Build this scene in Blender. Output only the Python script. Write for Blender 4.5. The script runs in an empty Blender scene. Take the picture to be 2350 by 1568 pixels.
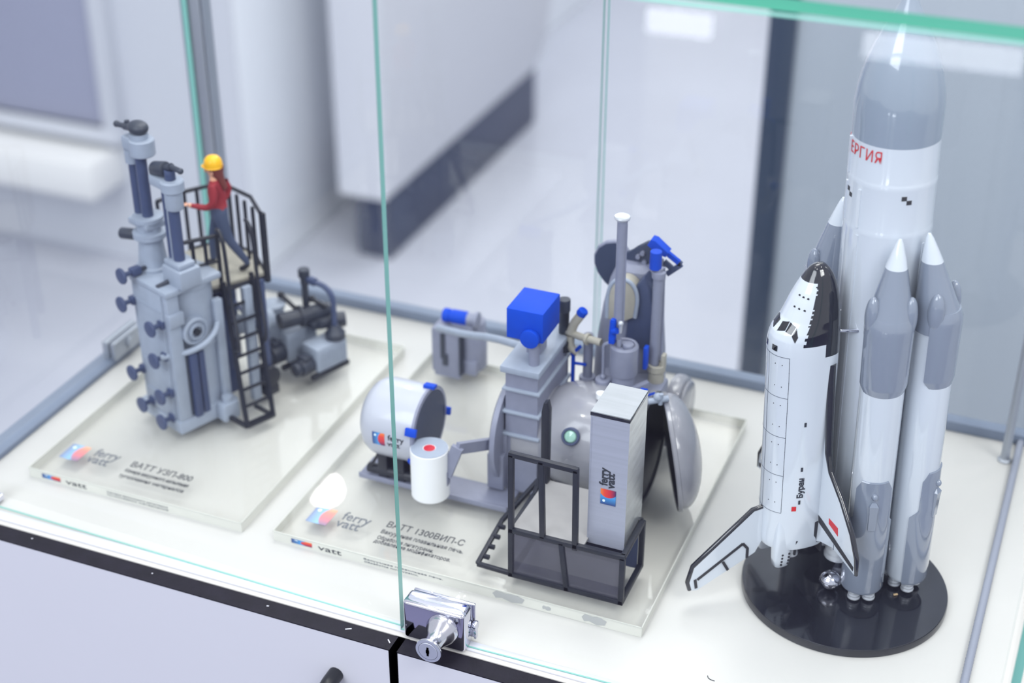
import bpy, bmesh, math, random
from mathutils import Vector, Matrix
random.seed(4)
pi = math.pi
S = bpy.context.scene
COL = S.collection
# ------------------------------------------------------------------ camera
F0 = 3539.12; PIT = 0.527359; YAW = -0.385858; ROL = 0.0017233
CAM = Vector((0.3408, -0.6532, 0.6382))
fw = Vector((math.sin(YAW)*math.cos(PIT), math.cos(YAW)*math.cos(PIT), -math.sin(PIT)))
r0 = Vector((math.cos(YAW), -math.sin(YAW), 0)); u0 = r0.cross(fw)
rt = math.cos(ROL)*r0 + math.sin(ROL)*u0; up = -math.sin(ROL)*r0 + math.cos(ROL)*u0
cd = bpy.data.cameras.new('camera'); cam = bpy.data.objects.new('camera', cd); COL.objects.link(cam)
cam.matrix_world = Matrix(((rt.x, up.x, -fw.x, CAM.x), (rt.y, up.y, -fw.y, CAM.y), (rt.z, up.z, -fw.z, CAM.z), (0, 0, 0, 1)))
cd.sensor_width = 36.0; cd.lens = F0/2350*36.0; cd.clip_start = 0.02; cd.clip_end = 60
cd.dof.use_dof = True; cd.dof.focus_distance = 0.925; cd.dof.aperture_fstop = 4.6; cd.dof.aperture_blades = 9
S.camera = cam
# ------------------------------------------------------------------ world, lamps, exposure
W = bpy.data.worlds.new('hall_light'); S.world = W; W.use_nodes = True
wb = W.node_tree.nodes['Background']; wb.inputs[0].default_value = (0.90, 0.925, 1.0, 1); wb.inputs[1].default_value = 0.92
def area(name, loc, tgt, size, power, color=(1, 1, 1), shape='SQUARE', sy=None):
    l = bpy.data.lights.new(name, 'AREA'); l.energy = power; l.color = color; l.size = size; l.shape = shape
    if sy: l.size_y = sy
    o = bpy.data.objects.new(name, l); COL.objects.link(o); o.location = loc
    o.rotation_euler = (Vector(tgt)-Vector(loc)).to_track_quat('-Z', 'Y').to_euler(); return o
area('hall_ceiling_panel', (-0.5, 0.5, 2.6), (-0.2, 0.2, 0), 2.0, 10, (1.0, 0.975, 0.93))
area('right_fill', (1.7, -0.9, 2.2), (0.15, 0.15, 0.1), 0.9, 34, (1.0, 0.985, 0.965))  # fill lamp added to brighten the right part of the shelf
area('booth_side_fill', (-0.2, 0.9, 2.6), (-1.25, 2.0, -0.3), 1.2, 36, (1.0, 0.985, 0.96))  # fill lamp added to brighten the booth's side wall
area('hall_ceiling_panel', (-0.1, 3.4, 2.5), (-1.25, 2.2, -0.2), 2.0, 72, (1.0, 0.985, 0.97))
area('hall_front_panel', (-0.9, -2.5, 2.2), (0.1, 0.2, 0.1), 2.0, 78, (0.90, 0.94, 1.0))
for (x, y, z, p) in ((-2.72, 3.19, 2.6, 7), (-1.96, 3.25, 2.6, 7), (1.1, 0.1, 2.5, 5), (1.5, 0.9, 2.5, 5), (0.9, 1.6, 2.6, 5), (0.2, -0.9, 2.5, 4),
                     (-0.9, -0.6, 2.5, 4), (2.0, -0.5, 2.6, 4), (1.7, 2.4, 2.6, 4), (0.2, 3.4, 2.6, 5), (-0.6, 4.6, 2.6, 6), (0.5, 5.2, 2.6, 6)):
    area('hall_spotlight', (x, y, z), (x*0.4, y*0.5+0.1, 0), 0.10, p*0.75, (1.0, 0.97, 0.92), 'DISK')
S.view_settings.view_transform = 'Standard'; S.view_settings.look = 'None'; S.view_settings.gamma = 1.0
S.view_settings.use_curve_mapping = False; S.view_settings.exposure = -0.10
S.cycles.transparent_max_bounces = 32; S.cycles.max_bounces = 10
# ------------------------------------------------------------------ materials
def lin(c):
    return tuple((v/12.92 if v <= 0.04045 else ((v+0.055)/1.055)**2.4) for v in (x/255 for x in c)) + (1.0,)
MATS = {}
def mat(name, rgb, rough=0.5, metal=0.0, coat=0.0, noise=0.0, nscale=60.0, bump=0.0, bscale=400.0, spec=0.5, stretch=None):
    m = bpy.data.materials.new(name); m.use_nodes = True; nt = m.node_tree; b = nt.nodes['Principled BSDF']
    b.inputs['Base Color'].default_value = lin(rgb); b.inputs['Roughness'].default_value = rough
    b.inputs['Metallic'].default_value = metal; b.inputs['Coat Weight'].default_value = coat; b.inputs['Coat Roughness'].default_value = 0.04
    b.inputs['Specular IOR Level'].default_value = spec
    if noise or bump:
        tc = nt.nodes.new('ShaderNodeTexCoord'); mp = nt.nodes.new('ShaderNodeMapping'); nt.links.new(tc.outputs['Object'], mp.inputs[0])
        if stretch: mp.inputs['Scale'].default_value = stretch
    if noise:
        n = nt.nodes.new('ShaderNodeTexNoise'); n.inputs['Scale'].default_value = nscale; n.inputs['Detail'].default_value = 4
        nt.links.new(mp.outputs[0], n.inputs['Vector'])
        mr = nt.nodes.new('ShaderNodeMapRange'); mr.inputs[1].default_value = 0.3; mr.inputs[2].default_value = 0.7
        mr.inputs[3].default_value = 1-noise; mr.inputs[4].default_value = 1+noise*0.6; nt.links.new(n.outputs[0], mr.inputs[0])
        mx = nt.nodes.new('ShaderNodeMix'); mx.data_type = 'RGBA'; mx.blend_type = 'MULTIPLY'; mx.inputs[0].default_value = 1
        mx.inputs[6].default_value = lin(rgb); nt.links.new(mr.outputs[0], mx.inputs[7]); nt.links.new(mx.outputs[2], b.inputs['Base Color'])
    if bump:
        n2 = nt.nodes.new('ShaderNodeTexNoise'); n2.inputs['Scale'].default_value = bscale; n2.inputs['Detail'].default_value = 3
        nt.links.new(mp.outputs[0], n2.inputs['Vector']); bp = nt.nodes.new('ShaderNodeBump'); bp.inputs['Strength'].default_value = bump
        bp.inputs['Distance'].default_value = 0.001; nt.links.new(n2.outputs[0], bp.inputs['Height']); nt.links.new(bp.outputs[0], b.inputs['Normal'])
    MATS[name] = m; return m
def glass(name, tint, boost=1.0, haze=0.0, hazecol=(225, 228, 228)):
    m = bpy.data.materials.new(name); m.use_nodes = True; nt = m.node_tree; nt.nodes.clear(); N = nt.nodes.new; L = nt.links.new
    out = N('ShaderNodeOutputMaterial'); tr = N('ShaderNodeBsdfTransparent'); tr.inputs[0].default_value = lin(tint)
    gl = N('ShaderNodeBsdfGlossy'); gl.inputs['Roughness'].default_value = 0.0; gl.inputs[0].default_value = (1, 1, 1, 1)
    fr = N('ShaderNodeFresnel'); fr.inputs[0].default_value = 1.5; ge = N('ShaderNodeNewGeometry')
    a = N('ShaderNodeMath'); a.operation = 'SUBTRACT'; a.inputs[0].default_value = 1.0; L(ge.outputs['Backfacing'], a.inputs[1])
    c = N('ShaderNodeMath'); c.operation = 'MULTIPLY'; L(fr.outputs[0], c.inputs[0]); L(a.outputs[0], c.inputs[1])
    d = N('ShaderNodeMath'); d.operation = 'MULTIPLY'; d.inputs[1].default_value = boost; d.use_clamp = True; L(c.outputs[0], d.inputs[0])
    base = tr
    if haze:
        df = N('ShaderNodeBsdfDiffuse'); df.inputs[0].default_value = lin(hazecol); m0 = N('ShaderNodeMixShader'); m0.inputs[0].default_value = haze
        L(tr.outputs[0], m0.inputs[1]); L(df.outputs[0], m0.inputs[2]); base = m0
    mx = N('ShaderNodeMixShader'); L(d.outputs[0], mx.inputs[0]); L(base.outputs[0], mx.inputs[1]); L(gl.outputs[0], mx.inputs[2])
    L(mx.outputs[0], out.inputs[0]); MATS[name] = m; return m
def logo_mat(name, fade):
    m = bpy.data.materials.new(name); m.use_nodes = True; nt = m.node_tree; N = nt.nodes.new; L = nt.links.new; b = nt.nodes['Principled BSDF']
    b.inputs['Roughness'].default_value = 0.35
    uv = N('ShaderNodeTexCoord'); sp = N('ShaderNodeSeparateXYZ'); L(uv.outputs['UV'], sp.inputs[0])
    def ramp(src, stops):
        r = N('ShaderNodeValToRGB'); L(src, r.inputs[0])
        while len(r.color_ramp.elements) < len(stops): r.color_ramp.elements.new(0.5)
        for e, (p, c) in zip(r.color_ramp.elements, stops):
            e.position = p; e.color = lin(tuple(int(v+(235-v)*fade) for v in c))
        return r.outputs[0]
    blue = ramp(sp.outputs[0], [(0, (44, 62, 120)), (0.5, (70, 150, 215)), (1, (60, 90, 150))])
    red = ramp(sp.outputs[1], [(0, (70, 40, 90)), (0.4, (205, 45, 60)), (0.75, (225, 70, 50)), (1, (235, 130, 60))])
    vm = N('ShaderNodeVectorMath'); vm.operation = 'DISTANCE'; vm.inputs[1].default_value = (1.12, 0.5, 0); L(uv.outputs['UV'], vm.inputs[0])
    lt = N('ShaderNodeMath'); lt.operation = 'LESS_THAN'; lt.inputs[1].default_value = 0.66; L(vm.outputs['Value'], lt.inputs[0])
    mx = N('ShaderNodeMix'); mx.data_type = 'RGBA'; L(lt.outputs[0], mx.inputs[0]); L(blue, mx.inputs[6]); L(red, mx.inputs[7])
    v2 = N('ShaderNodeVectorMath'); v2.operation = 'DISTANCE'; v2.inputs[1].default_value = (0.24, 0.78, 0); L(uv.outputs['UV'], v2.inputs[0])
    l2 = N('ShaderNodeMath'); l2.operation = 'LESS_THAN'; l2.inputs[1].default_value = 0.09; L(v2.outputs['Value'], l2.inputs[0])
    m2 = N('ShaderNodeMix'); m2.data_type = 'RGBA'; L(l2.outputs[0], m2.inputs[0]); L(mx.outputs[2], m2.inputs[6]); m2.inputs[7].default_value = lin((225, 240, 245))
    L(m2.outputs[2], b.inputs['Base Color']); MATS[name] = m; return m
mat('white_shelf', (196, 195, 192), 0.32, noise=0.015, nscale=9)
mat('white_laminate', (202, 204, 214), 0.4, noise=0.01, nscale=6)
mat('black_edge', (28, 26, 38), 0.6, spec=0.25, noise=0.25, nscale=90, bump=0.15)
mat('black_gap', (6, 6, 9), 0.9, spec=0.0)
mat('aluminium', (168, 174, 184), 0.34, 0.55, noise=0.04, nscale=40, stretch=(1, 1, 0.05))
mat('rail_grey', (116, 127, 146), 0.5, 0.0, noise=0.04, nscale=40, spec=0.3)
mat('chrome', (214, 215, 228), 0.07, 1.0)
mat('nickel', (188, 194, 210), 0.42, 0.6)
mat('chrome_soft', (205, 206, 216), 0.16, 1.0)
mat('black_plastic', (24, 26, 34), 0.35)
mat('cable_grey', (140, 145, 160), 0.5)
glass('clear_glass', (254, 255, 255), 1.0)
glass('acrylic', (254, 254, 253), 0.7)
mat('glass_edge', (124, 186, 176), 0.25, spec=0.6)
mat('lid_edge', (84, 174, 148), 0.25, spec=0.6)
mat('acrylic_edge', (216, 216, 208), 0.25, noise=0.05, nscale=30)
mat('acrylic_rim', (200, 201, 194), 0.3)
mat('glue_stain', (172, 174, 174), 0.4)
logo_mat('logo_print', 0.0); logo_mat('logo_print_pale', 0.45)
mat('ink', (46, 50, 60), 0.5); mat('ink_grey', (105, 110, 118), 0.5)
mat('model_grey', (130, 134, 154), 0.42, noise=0.06, nscale=120, bump=0.12, bscale=900)
mat('model_grey_gloss', (146, 147, 156), 0.22, coat=0.5, noise=0.05, nscale=60)
mat('model_light', (150, 160, 177), 0.45, noise=0.05, nscale=150)
mat('model_blue_grey', (60, 72, 106), 0.45, noise=0.06, nscale=150)
mat('model_dark', (48, 54, 68), 0.45, noise=0.12, nscale=150)
mat('model_black', (24, 28, 40), 0.45, noise=0.12, nscale=200, bump=0.15)
mat('model_blue', (0, 66, 190), 0.55, noise=0.05, nscale=160, spec=0.2)
mat('model_beige', (168, 164, 152), 0.5, noise=0.08, nscale=120)
mat('model_beige_dark', (140, 128, 96), 0.6, noise=0.15, nscale=140)
mat('tank_silver', (178, 182, 194), 0.28, coat=0.4)
mat('recess_dark', (50, 60, 84), 0.5, noise=0.05)
mat('canister_white', (236, 238, 240), 0.5)
mat('signal_red', (190, 30, 50), 0.4); mat('dark_red', (110, 40, 34), 0.5)
mat('port_glass', (160, 205, 190), 0.12, coat=1)
mat('brushed_cabinet', (172, 176, 192), 0.36, 0.25, noise=0.07, nscale=130, stretch=(0.06, 0.06, 3))
mat('cabinet_top', (164, 168, 174), 0.45, 0.0, noise=0.07, nscale=90, stretch=(0.4, 3, 1))
mat('brushed_side', (205, 208, 210), 0.2, 0.75, noise=0.18, nscale=160, stretch=(1, 0.35, 1.6))
mat('deck_grey', (158, 156, 156), 0.5, noise=0.05, nscale=80)
glass('smoked_panel', (165, 165, 178), 1.0, 0.35, (110, 110, 125))
mat('helmet_yellow', (240, 180, 10), 0.35); mat('hair_red', (112, 48, 40), 0.6); mat('skin', (226, 170, 140), 0.55)
mat('top_red', (150, 36, 46), 0.65); mat('jeans', (68, 80, 108), 0.75, noise=0.1, nscale=500); mat('shoe_black', (26, 28, 38), 0.5)
mat('rocket_white', (206, 213, 223), 0.12, coat=1.0)
mat('rocket_grey', (128, 137, 154), 0.12, coat=1.0)
mat('nose_grey', (140, 152, 168), 0.10, coat=1.0)
mat('gloss_black', (16, 18, 30), 0.10, coat=1.0)
mat('stand_black', (26, 28, 36), 0.14, coat=0.6, noise=0.25, nscale=60)
mat('stand_rim', (34, 36, 42), 0.4)
mat('nozzle_silver', (196, 200, 208), 0.28, 0.35)
mat('line_grey', (92, 98, 112), 0.5); mat('tile_black', (44, 44, 50), 0.5); mat('flag_red', (205, 28, 38), 0.35)
mat('window_dark', (14, 14, 24), 0.06, coat=1)
mat('hall_floor', (176, 179, 191), 0.17, noise=0.04, nscale=3, spec=0.7)
mat('booth_white', (200, 203, 212), 0.5, noise=0.01, nscale=3)
mat('carpet_violet', (118, 117, 142), 0.95, noise=0.1, nscale=40, spec=0.1)
mat('booth_side_lit', (236, 240, 246), 0.4)  # side face lightened in colour, standing in for light that misses it
mat('booth_ledge', (228, 228, 228), 0.5)
mat('screen_dark', (150, 153, 176), 0.35, noise=0.03, nscale=3)
mat('kiosk_white', (204, 206, 214), 0.4, noise=0.01, nscale=3)
mat('plinth_dark', (48, 58, 84), 0.5)
mat('partition_grey', (168, 177, 188), 0.4, noise=0.03, nscale=4)
mat('post_dark', (52, 66, 86), 0.4)
m_ = mat('light_strip', (240, 242, 255), 0.4); m_.node_tree.nodes['Principled BSDF'].inputs['Emission Color'].default_value = (0.9, 0.94, 1, 1); m_.node_tree.nodes['Principled BSDF'].inputs['Emission Strength'].default_value = 8.0
mat('crumb_tan', (200, 172, 132), 0.7); mat('hair_dark', (40, 42, 52), 0.5)
# ------------------------------------------------------------------ builder
class B:
    def __init__(s): s.bm = bmesh.new(); s.mi = 0
    def _f(s, vs):
        try:
            f = s.bm.faces.new(vs); f.material_index = s.mi; return f
        except ValueError: return None
    def box(s, lo, hi, bev=0.0, M=None, seg=2):
        lo = Vector(lo); hi = Vector(hi)
        P = [Vector((x, y, z)) for z in (lo.z, hi.z) for y in (lo.y, hi.y) for x in (lo.x, hi.x)]
        if M: P = [M @ p for p in P]
        v = [s.bm.verts.new(p) for p in P]
        fs = [s._f([v[i] for i in q]) for q in ((0, 2, 3, 1), (4, 5, 7, 6), (0, 1, 5, 4), (2, 6, 7, 3), (0, 4, 6, 2), (1, 3, 7, 5))]
        if bev:
            es = list({e for f in fs for e in f.edges}); r = bmesh.ops.bevel(s.bm, geom=es, offset=bev, segments=seg, profile=0.5, affect='EDGES')
            for f in r['faces']: f.material_index = s.mi
        return s
    def loft(s, rings, cap=(True, True), closed=True):
        R = [[s.bm.verts.new(p) for p in ring] for ring in rings]; n = len(R[0])
        for a, b in zip(R, R[1:]):
            for i in range(n if closed else n-1):
                j = (i+1) % n; s._f([a[i], a[j], b[j], b[i]])
        if cap[0]: s._f(list(reversed(R[0])))
        if cap[1]: s._f(R[-1])
        return R
    def lathe(s, prof, o=(0, 0, 0), ax=(0, 0, 1), seg=40, cap=(True, True)):
        o = Vector(o); ax = Vector(ax).normalized(); q = Vector((0, 0, 1)).rotation_difference(ax)
        rings = []
        for r, h in prof:
            rings.append([o + q @ Vector((max(r, 1e-6)*math.cos(2*pi*i/seg), max(r, 1e-6)*math.sin(2*pi*i/seg), h)) for i in range(seg)])
        s.loft(rings, cap); return s
    def cyl(s, p0, p1, r0, r1=None, seg=24, bev=0.0):
        p0 = Vector(p0); p1 = Vector(p1); h = (p1-p0).length; r1 = r0 if r1 is None else r1
        if bev: pr = [(r0-bev, 0), (r0-bev*0.3, bev*0.3), (r0, bev), (r1, h-bev), (r1-bev*0.3, h-bev*0.3), (r1-bev, h)]
        else: pr = [(r0, 0), (r1, h)]
        return s.lathe(pr, p0, p1-p0, seg)
    def tube(s, pts, r, seg=12, smooth=0):
        pts = [Vector(p) for p in pts]
        for _ in range(smooth):
            q = [pts[0]]
            for a, b in zip(pts, pts[1:]): q += [a.lerp(b, 0.25), a.lerp(b, 0.75)]
            pts = q + [pts[-1]]
        rings = []; nrm = None
        for i, p in enumerate(pts):
            t = (pts[min(i+1, len(pts)-1)] - pts[max(i-1, 0)]).normalized()
            if nrm is None:
                nrm = t.orthogonal().normalized()
            nrm = (nrm - t*nrm.dot(t)).normalized(); bi = t.cross(nrm); rr = r(i/(len(pts)-1)) if callable(r) else r
            rings.append([p + rr*(math.cos(2*pi*k/seg)*nrm + math.sin(2*pi*k/seg)*bi) for k in range(seg)])
        s.loft(rings); return s
    def prism(s, poly, n, h0, h1, frame=None, bev=0.0):
        # poly: 2D points in frame (ex, ey, origin); thickness h0..h1 along n
        ex, ey, o = [Vector(a) for a in frame]; n = Vector(n)
        a = [s.bm.verts.new(o+ex*x+ey*y+n*h0) for x, y in poly]; b = [s.bm.verts.new(o+ex*x+ey*y+n*h1) for x, y in poly]
        m = len(poly); fs = [s._f(list(reversed(a))), s._f(b)]
        for i in range(m): fs.append(s._f([a[i], a[(i+1) % m], b[(i+1) % m], b[i]]))
        fs = [f for f in fs if f]
        if bev:
            es = list({e for f in fs[:2] for e in f.edges}); r = bmesh.ops.bevel(s.bm, geom=es, offset=bev, segments=2, profile=0.5, affect='EDGES')
            for f in r['faces']: f.material_index = s.mi
        return s
    def bar(s, p0, p1, w, h=None, bev=0.0):
        p0 = Vector(p0); p1 = Vector(p1); d = (p1-p0); L = d.length; d.normalize(); h = h or w
        u = Vector((0, 0, 1)) if abs(d.z) < 0.9 else Vector((1, 0, 0)); x = u.cross(d).normalized(); y = d.cross(x)
        M = Matrix(((x.x, y.x, d.x, p0.x), (x.y, y.y, d.y, p0.y), (x.z, y.z, d.z, p0.z), (0, 0, 0, 1)))
        return s.box((-w/2, -h/2, 0), (w/2, h/2, L), bev, M)
    def sphere(s, c, rad, seg=20, rings=12, M=None):
        c = Vector(c); rx, ry, rz = rad if isinstance(rad, tuple) else (rad,)*3; R = []
        for i in range(rings+1):
            t = pi*(i/rings-0.5); k = max(math.cos(t), 1e-4)
            ring = [Vector((rx*k*math.cos(2*pi*j/seg), ry*k*math.sin(2*pi*j/seg), rz*math.sin(t))) for j in range(seg)]
            R.append([c + (M @ p if M else p) for p in ring])
        s.loft(R); return s
    def done(s, name, mats, parent=None, off=None, ang=32, M=None):
        bm = s.bm; bmesh.ops.remove_doubles(bm, verts=bm.verts, dist=1e-7); bmesh.ops.recalc_face_normals(bm, faces=bm.faces)
        if off: bmesh.ops.translate(bm, verts=bm.verts, vec=Vector(off))
        if M: bmesh.ops.transform(bm, matrix=M, verts=bm.verts)
        lim = math.radians(ang)
        for f in bm.faces: f.smooth = True
        for e in bm.edges:
            if len(e.link_faces) == 2:
                if e.calc_face_angle(0) > lim: e.smooth = False
        me = bpy.data.meshes.new(name); bm.to_mesh(me); bm.free()
        for m in (mats if isinstance(mats, (list, tuple)) else [mats]): me.materials.append(MATS[m])
        o = bpy.data.objects.new(name, me); COL.objects.link(o)
        if parent: o.parent = parent
        return o
def tag(o, label=None, cat=None, group=None, kind=None):
    for k, v in (('label', label), ('category', cat), ('group', group), ('kind', kind)):
        if v: o[k] = v
    return o
def thing(name, label, cat, loc=(0, 0, 0), rz=0.0, group=None):
    o = bpy.data.objects.new(name, None); COL.objects.link(o); o.location = loc; o.rotation_euler = (0, 0, rz); o.empty_display_size = 0.01
    return tag(o, label, cat, group)
def copy_tree(o, parent):
    c = o.copy(); COL.objects.link(c); c.parent = parent
    for ch in list(o.children): copy_tree(ch, c)
    return c
def text_mesh(body, size, align='LEFT', extr=0.0, bold=0.0, spacing=1.0):
    c = bpy.data.curves.new('t', 'FONT'); c.body = body; c.size = size; c.align_x = align; c.extrude = extr; c.offset = bold; c.space_character = spacing
    c.resolution_u = 3
    o = bpy.data.objects.new('t', c); COL.objects.link(o); dg = bpy.context.evaluated_depsgraph_get()
    me = bpy.data.meshes.new_from_object(o.evaluated_get(dg)); bpy.data.objects.remove(o); bpy.data.curves.remove(c); return me
def text(name, body, size, ex, ey, o, m, parent, width=None, height=None, align='LEFT', bold=0.0, warp=None, spacing=1.0, extr=0.00012):
    """flat lettering: ex, ey text axes, o origin (all in the parent's frame); width/height fit the text to a box"""
    me = text_mesh(body, size, align, extr, bold, spacing); ex = Vector(ex); ey = Vector(ey); o = Vector(o); n = ex.cross(ey).normalized()
    xs = [v.co.x for v in me.vertices]; ys = [v.co.y for v in me.vertices]
    kx = width/(max(xs)-min(xs)) if width else 1.0; ky = height/(max(ys)) if height else 1.0; x0 = min(xs) if width else 0.0
    for v in me.vertices:
        x, y, z = (v.co.x-x0)*kx, v.co.y*ky, v.co.z
        v.co = warp(x, y, z) if warp else o+ex*x+ey*y+n*z
    me.name = name; me.materials.clear(); me.materials.append(MATS[m]); ob = bpy.data.objects.new(name, me); COL.objects.link(ob); ob.parent = parent; return ob
def logo(name, o, ex, ey, w, h, m, parent):
    o = Vector(o); ex = Vector(ex); ey = Vector(ey); n = ex.cross(ey).normalized()*0.0002
    bm = bmesh.new(); v = [bm.verts.new(p) for p in (o, o+ex*w, o+ex*w+ey*h, o+ey*h)]; w2 = [bm.verts.new(q.co+n) for q in v]
    uvl = bm.loops.layers.uv.new('UVMap'); fs = [bm.faces.new(w2), bm.faces.new(list(reversed(v)))]
    for i in range(4): fs.append(bm.faces.new([v[i], v[(i+1) % 4], w2[(i+1) % 4], w2[i]]))
    co = {}
    for i in range(4): co[v[i]] = co[w2[i]] = ((0, 0), (1, 0), (1, 1), (0, 1))[i]
    for f in fs:
        for l in f.loops: l[uvl].uv = co[l.vert]
    me = bpy.data.meshes.new(name); bm.to_mesh(me); bm.free(); me.materials.append(MATS[m])
    ob = bpy.data.objects.new(name, me); COL.objects.link(ob); ob.parent = parent; return ob
X, Y, Z = Vector((1, 0, 0)), Vector((0, 1, 0)), Vector((0, 0, 1))
PT = 0.0084          # top of the acrylic plates
# ================================================================== HALL
FL = -0.9
tag(B().box((-6, -0.15, FL-0.05), (5, 9, FL)).done('floor', 'hall_floor'), kind='structure')
tag(B().box((-6, -6, FL-0.05), (5, -0.15, FL)).done('floor_front', 'carpet_violet'), kind='structure')
b = B(); b.box((-3.6, 1.825, FL), (-1.25, 4.6, 1.6), 0.004); tag(b.done('wall_left', 'booth_side_lit'), kind='structure')
tag(B().box((-3.6, 1.819, FL), (-1.25, 1.8245, 1.6)).done('front_tone_panel', 'booth_white'), kind='structure')  # added sheet that keeps the booth front darker than its lightened side
sc = thing('display_screen', 'grey-violet flat screen on the white booth wall, far left', 'screen', (-2.2, 1.82, -0.585))
B().box((-0.9, -0.03, 0.0), (0.64, 0.0, 0.9), 0.004).done('screen_panel', 'screen_dark', sc)
b = B(); b.box((-0.93, -0.04, -0.035), (0.672, 0.0, 0.0), 0.003); b.box((0.64, -0.04, 0.0), (0.672, 0.0, 0.9), 0.003); b.done('screen_frame', 'booth_white', sc)
b = B(); b.box((-3.3, 1.70, -0.715), (-1.545, 1.82, -0.635), 0.006)
tag(b.done('wall_ledge', 'booth_ledge'), 'white ledge on the booth wall below the grey-violet screen', 'shelf')
# free-standing white kiosk on a dark plinth
k = thing('info_kiosk', 'white rounded kiosk slab on a dark plinth behind the glass case', 'kiosk', (-1.06, 2.02, FL))
b = B(); poly = [(0.0, 0.155), (0.86, 0.155), (0.93, 0.19), (0.98, 0.30), (1.02, 0.5), (1.05, 0.8), (1.05, 1.3), (0.0, 1.3)]
b.prism(poly, X, -0.075, 0.04, (Y, Z, (0, -0.03, 0)), 0.008); b.done('kiosk_body', 'kiosk_white', k)
b = B(); b.box((-0.05, 0.0, 0.0), (0.03, 0.86, 0.165), 0.004); b.done('plinth', 'plinth_dark', k)
# grey partition with a dark edge post
tag(B().box((-0.03, 1.2, FL), (2.2, 1.24, 1.2)).done('wall_right', 'partition_grey'), kind='structure')
tag(B().box((-0.0635, 1.19, FL), (-0.029, 1.25, 1.2), 0.002).done('trim_1', 'post_dark'), kind='structure')
# two white podiums with lit top edges across the aisle (seen mirrored in the front glass)
def podium(x, w, label):
    t = thing('podium', label, 'podium', (x, -1.6, FL), 0, 'lit podiums across the aisle')
    b = B(); b.box((0, -0.4, 0), (w, 0, 0.738), 0.004); b.done('podium_body', 'kiosk_white', t)
    b = B(); b.box((0, -0.012, 0.738), (w, 0.001, 0.776), 0.003); b.done('light_strip', 'light_strip', t)
podium(0.058, 0.232, 'white podium with lit top edge, mirrored beside the rocket nose'); podium(-0.280, 0.105, 'white podium with lit top edge, mirrored left of the dark post')
# ================================================================== BASE CABINET
bc = thing('base_cabinet', 'white base cabinet with black-edged doors under the glass case', 'cabinet', (0, 0, FL))
o9 = (0, 0, 0.9)
B().box((-0.369, 0.0005, FL), (0.360, 0.38, -0.018)).done('cabinet_body', 'black_gap', bc, o9)
for x in (-0.3725, 0.3605):
    b = B(); b.box((x, 0.0006, FL), (x+0.003, 0.3795, -0.0182)); b.done('side_panel', 'white_laminate', bc, o9)
def door(x0, x1):
    d = B(); d.box((x0, -0.0136, -0.72), (x1, -0.0003, -0.0012)); ob = d.done('cabinet_door', 'white_laminate', bc, o9)
    e = B(); e.box((x0, -0.0137, -0.0011), (x1, -0.0006, -0.0002)); e.done('edge_band', 'black_edge', ob); ob.children[0].location = o9
    for x in ((x0, x0+0.0004), (x1-0.0004, x1)):
        e = B(); e.box((x[0]-0.0001, -0.0138, -0.72), (x[1]+0.0001, -0.0002, -0.0003)); e.done('side_band', 'black_gap', ob).location = o9
    return ob
b = B(); b.box((-0.002, -0.0004, -0.03), (0.0078, -0.0001, -0.0004)); b.done('gap_shade_strip', 'black_gap', bc, o9)  # black strip standing in for the shade in the gap between the doors
d1 = door(-0.375, 0.0002); d2 = door(0.0052, 0.37)
b = B(); b.tube([(-0.0385, -0.0136, -0.033), (-0.0385, -0.026, -0.033), (-0.0385, -0.030, -0.0365), (-0.0385, -0.030, -0.13), (-0.0385, -0.026, -0.134), (-0.0385, -0.0136, -0.134)], 0.0052, 16, 2)
b.done('door_handle', 'black_plastic', d1, o9)
for (x, y, a, l) in ((-0.176, -0.006, 0.3, 0.001), (-0.272, -0.005, 0.1, 0.0012), (-0.0335, -0.007, 0.5, 0.004), (-0.0045, -0.0055, -0.8, 0.0035), (-0.09, -0.006, 0.2, 0.0015)):
    p = B(); p.bar((x, y, -0.0001), (x+l*math.cos(a), y+l*math.sin(a), -0.0001), 0.0007, 0.0003); p.done('paint_chip', 'white_laminate', d1, o9)
# ================================================================== DISPLAY CASE
dc = thing('display_case', 'glass display case with white shelf holding the scale models', 'display case', (0, 0, -0.018))
OC = (0, 0, 0.018)
b = B(); b.box((-0.372, 0.0, -0.0175), (0.364, 0.38, 0.0), 0.0006); b.done('shelf', 'white_shelf', dc, OC)
b = B(); b.box((-0.368, 0.363, 0.0), (0.364, 0.3745, 0.0085), 0.0006); b.done('back_rail', 'rail_grey', dc, OC)
b = B(); b.box((-0.3675, 0.03, 0.0), (-0.3505, 0.363, 0.0045), 0.0006); b.done('side_rail', 'rail_grey', dc, OC)
b = B(); b.box((-0.3630, 0.366, 0.0085), (-0.3445, 0.384, 0.419), 0.001); b.box((-0.3438, 0.368, 0.0085), (-0.3418, 0.372, 0.419)); b.done('corner_post', 'aluminium', dc, OC)
def pane(name, lo, hi, edge_axis, mats=('clear_glass', 'glass_edge'), M=None):
    """pane whose broad faces are clear and whose rims along the other two axes show the green edge"""
    p = B(); p.box(lo, hi)
    for f in p.bm.faces: f.normal_update()
    for f in p.bm.faces:
        n = f.normal; f.material_index = 0 if abs((n.x, n.y, n.z)[edge_axis]) > 0.9 or (n.z < -0.9 and edge_axis == 1) else 1
    if edge_axis == 1 and lo[1] < 0.1:
        p.mi = 1; p.box((lo[0], lo[1]+0.0004, lo[2]), (hi[0], lo[1]+0.0012, lo[2]+0.0006))
    return p.done(name, list(mats), dc, OC, M=M)
pane('back_glass', (-0.345, 0.3675, 0.006), (-0.0035, 0.3715, 0.4185), 1)
pane('back_glass', (0.0, 0.3675, 0.006), (0.352, 0.3715, 0.4185), 1)
pane('side_glass', (-0.3595, 0.02, 0.0), (-0.3545, 0.364, 0.4185), 0)
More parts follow.
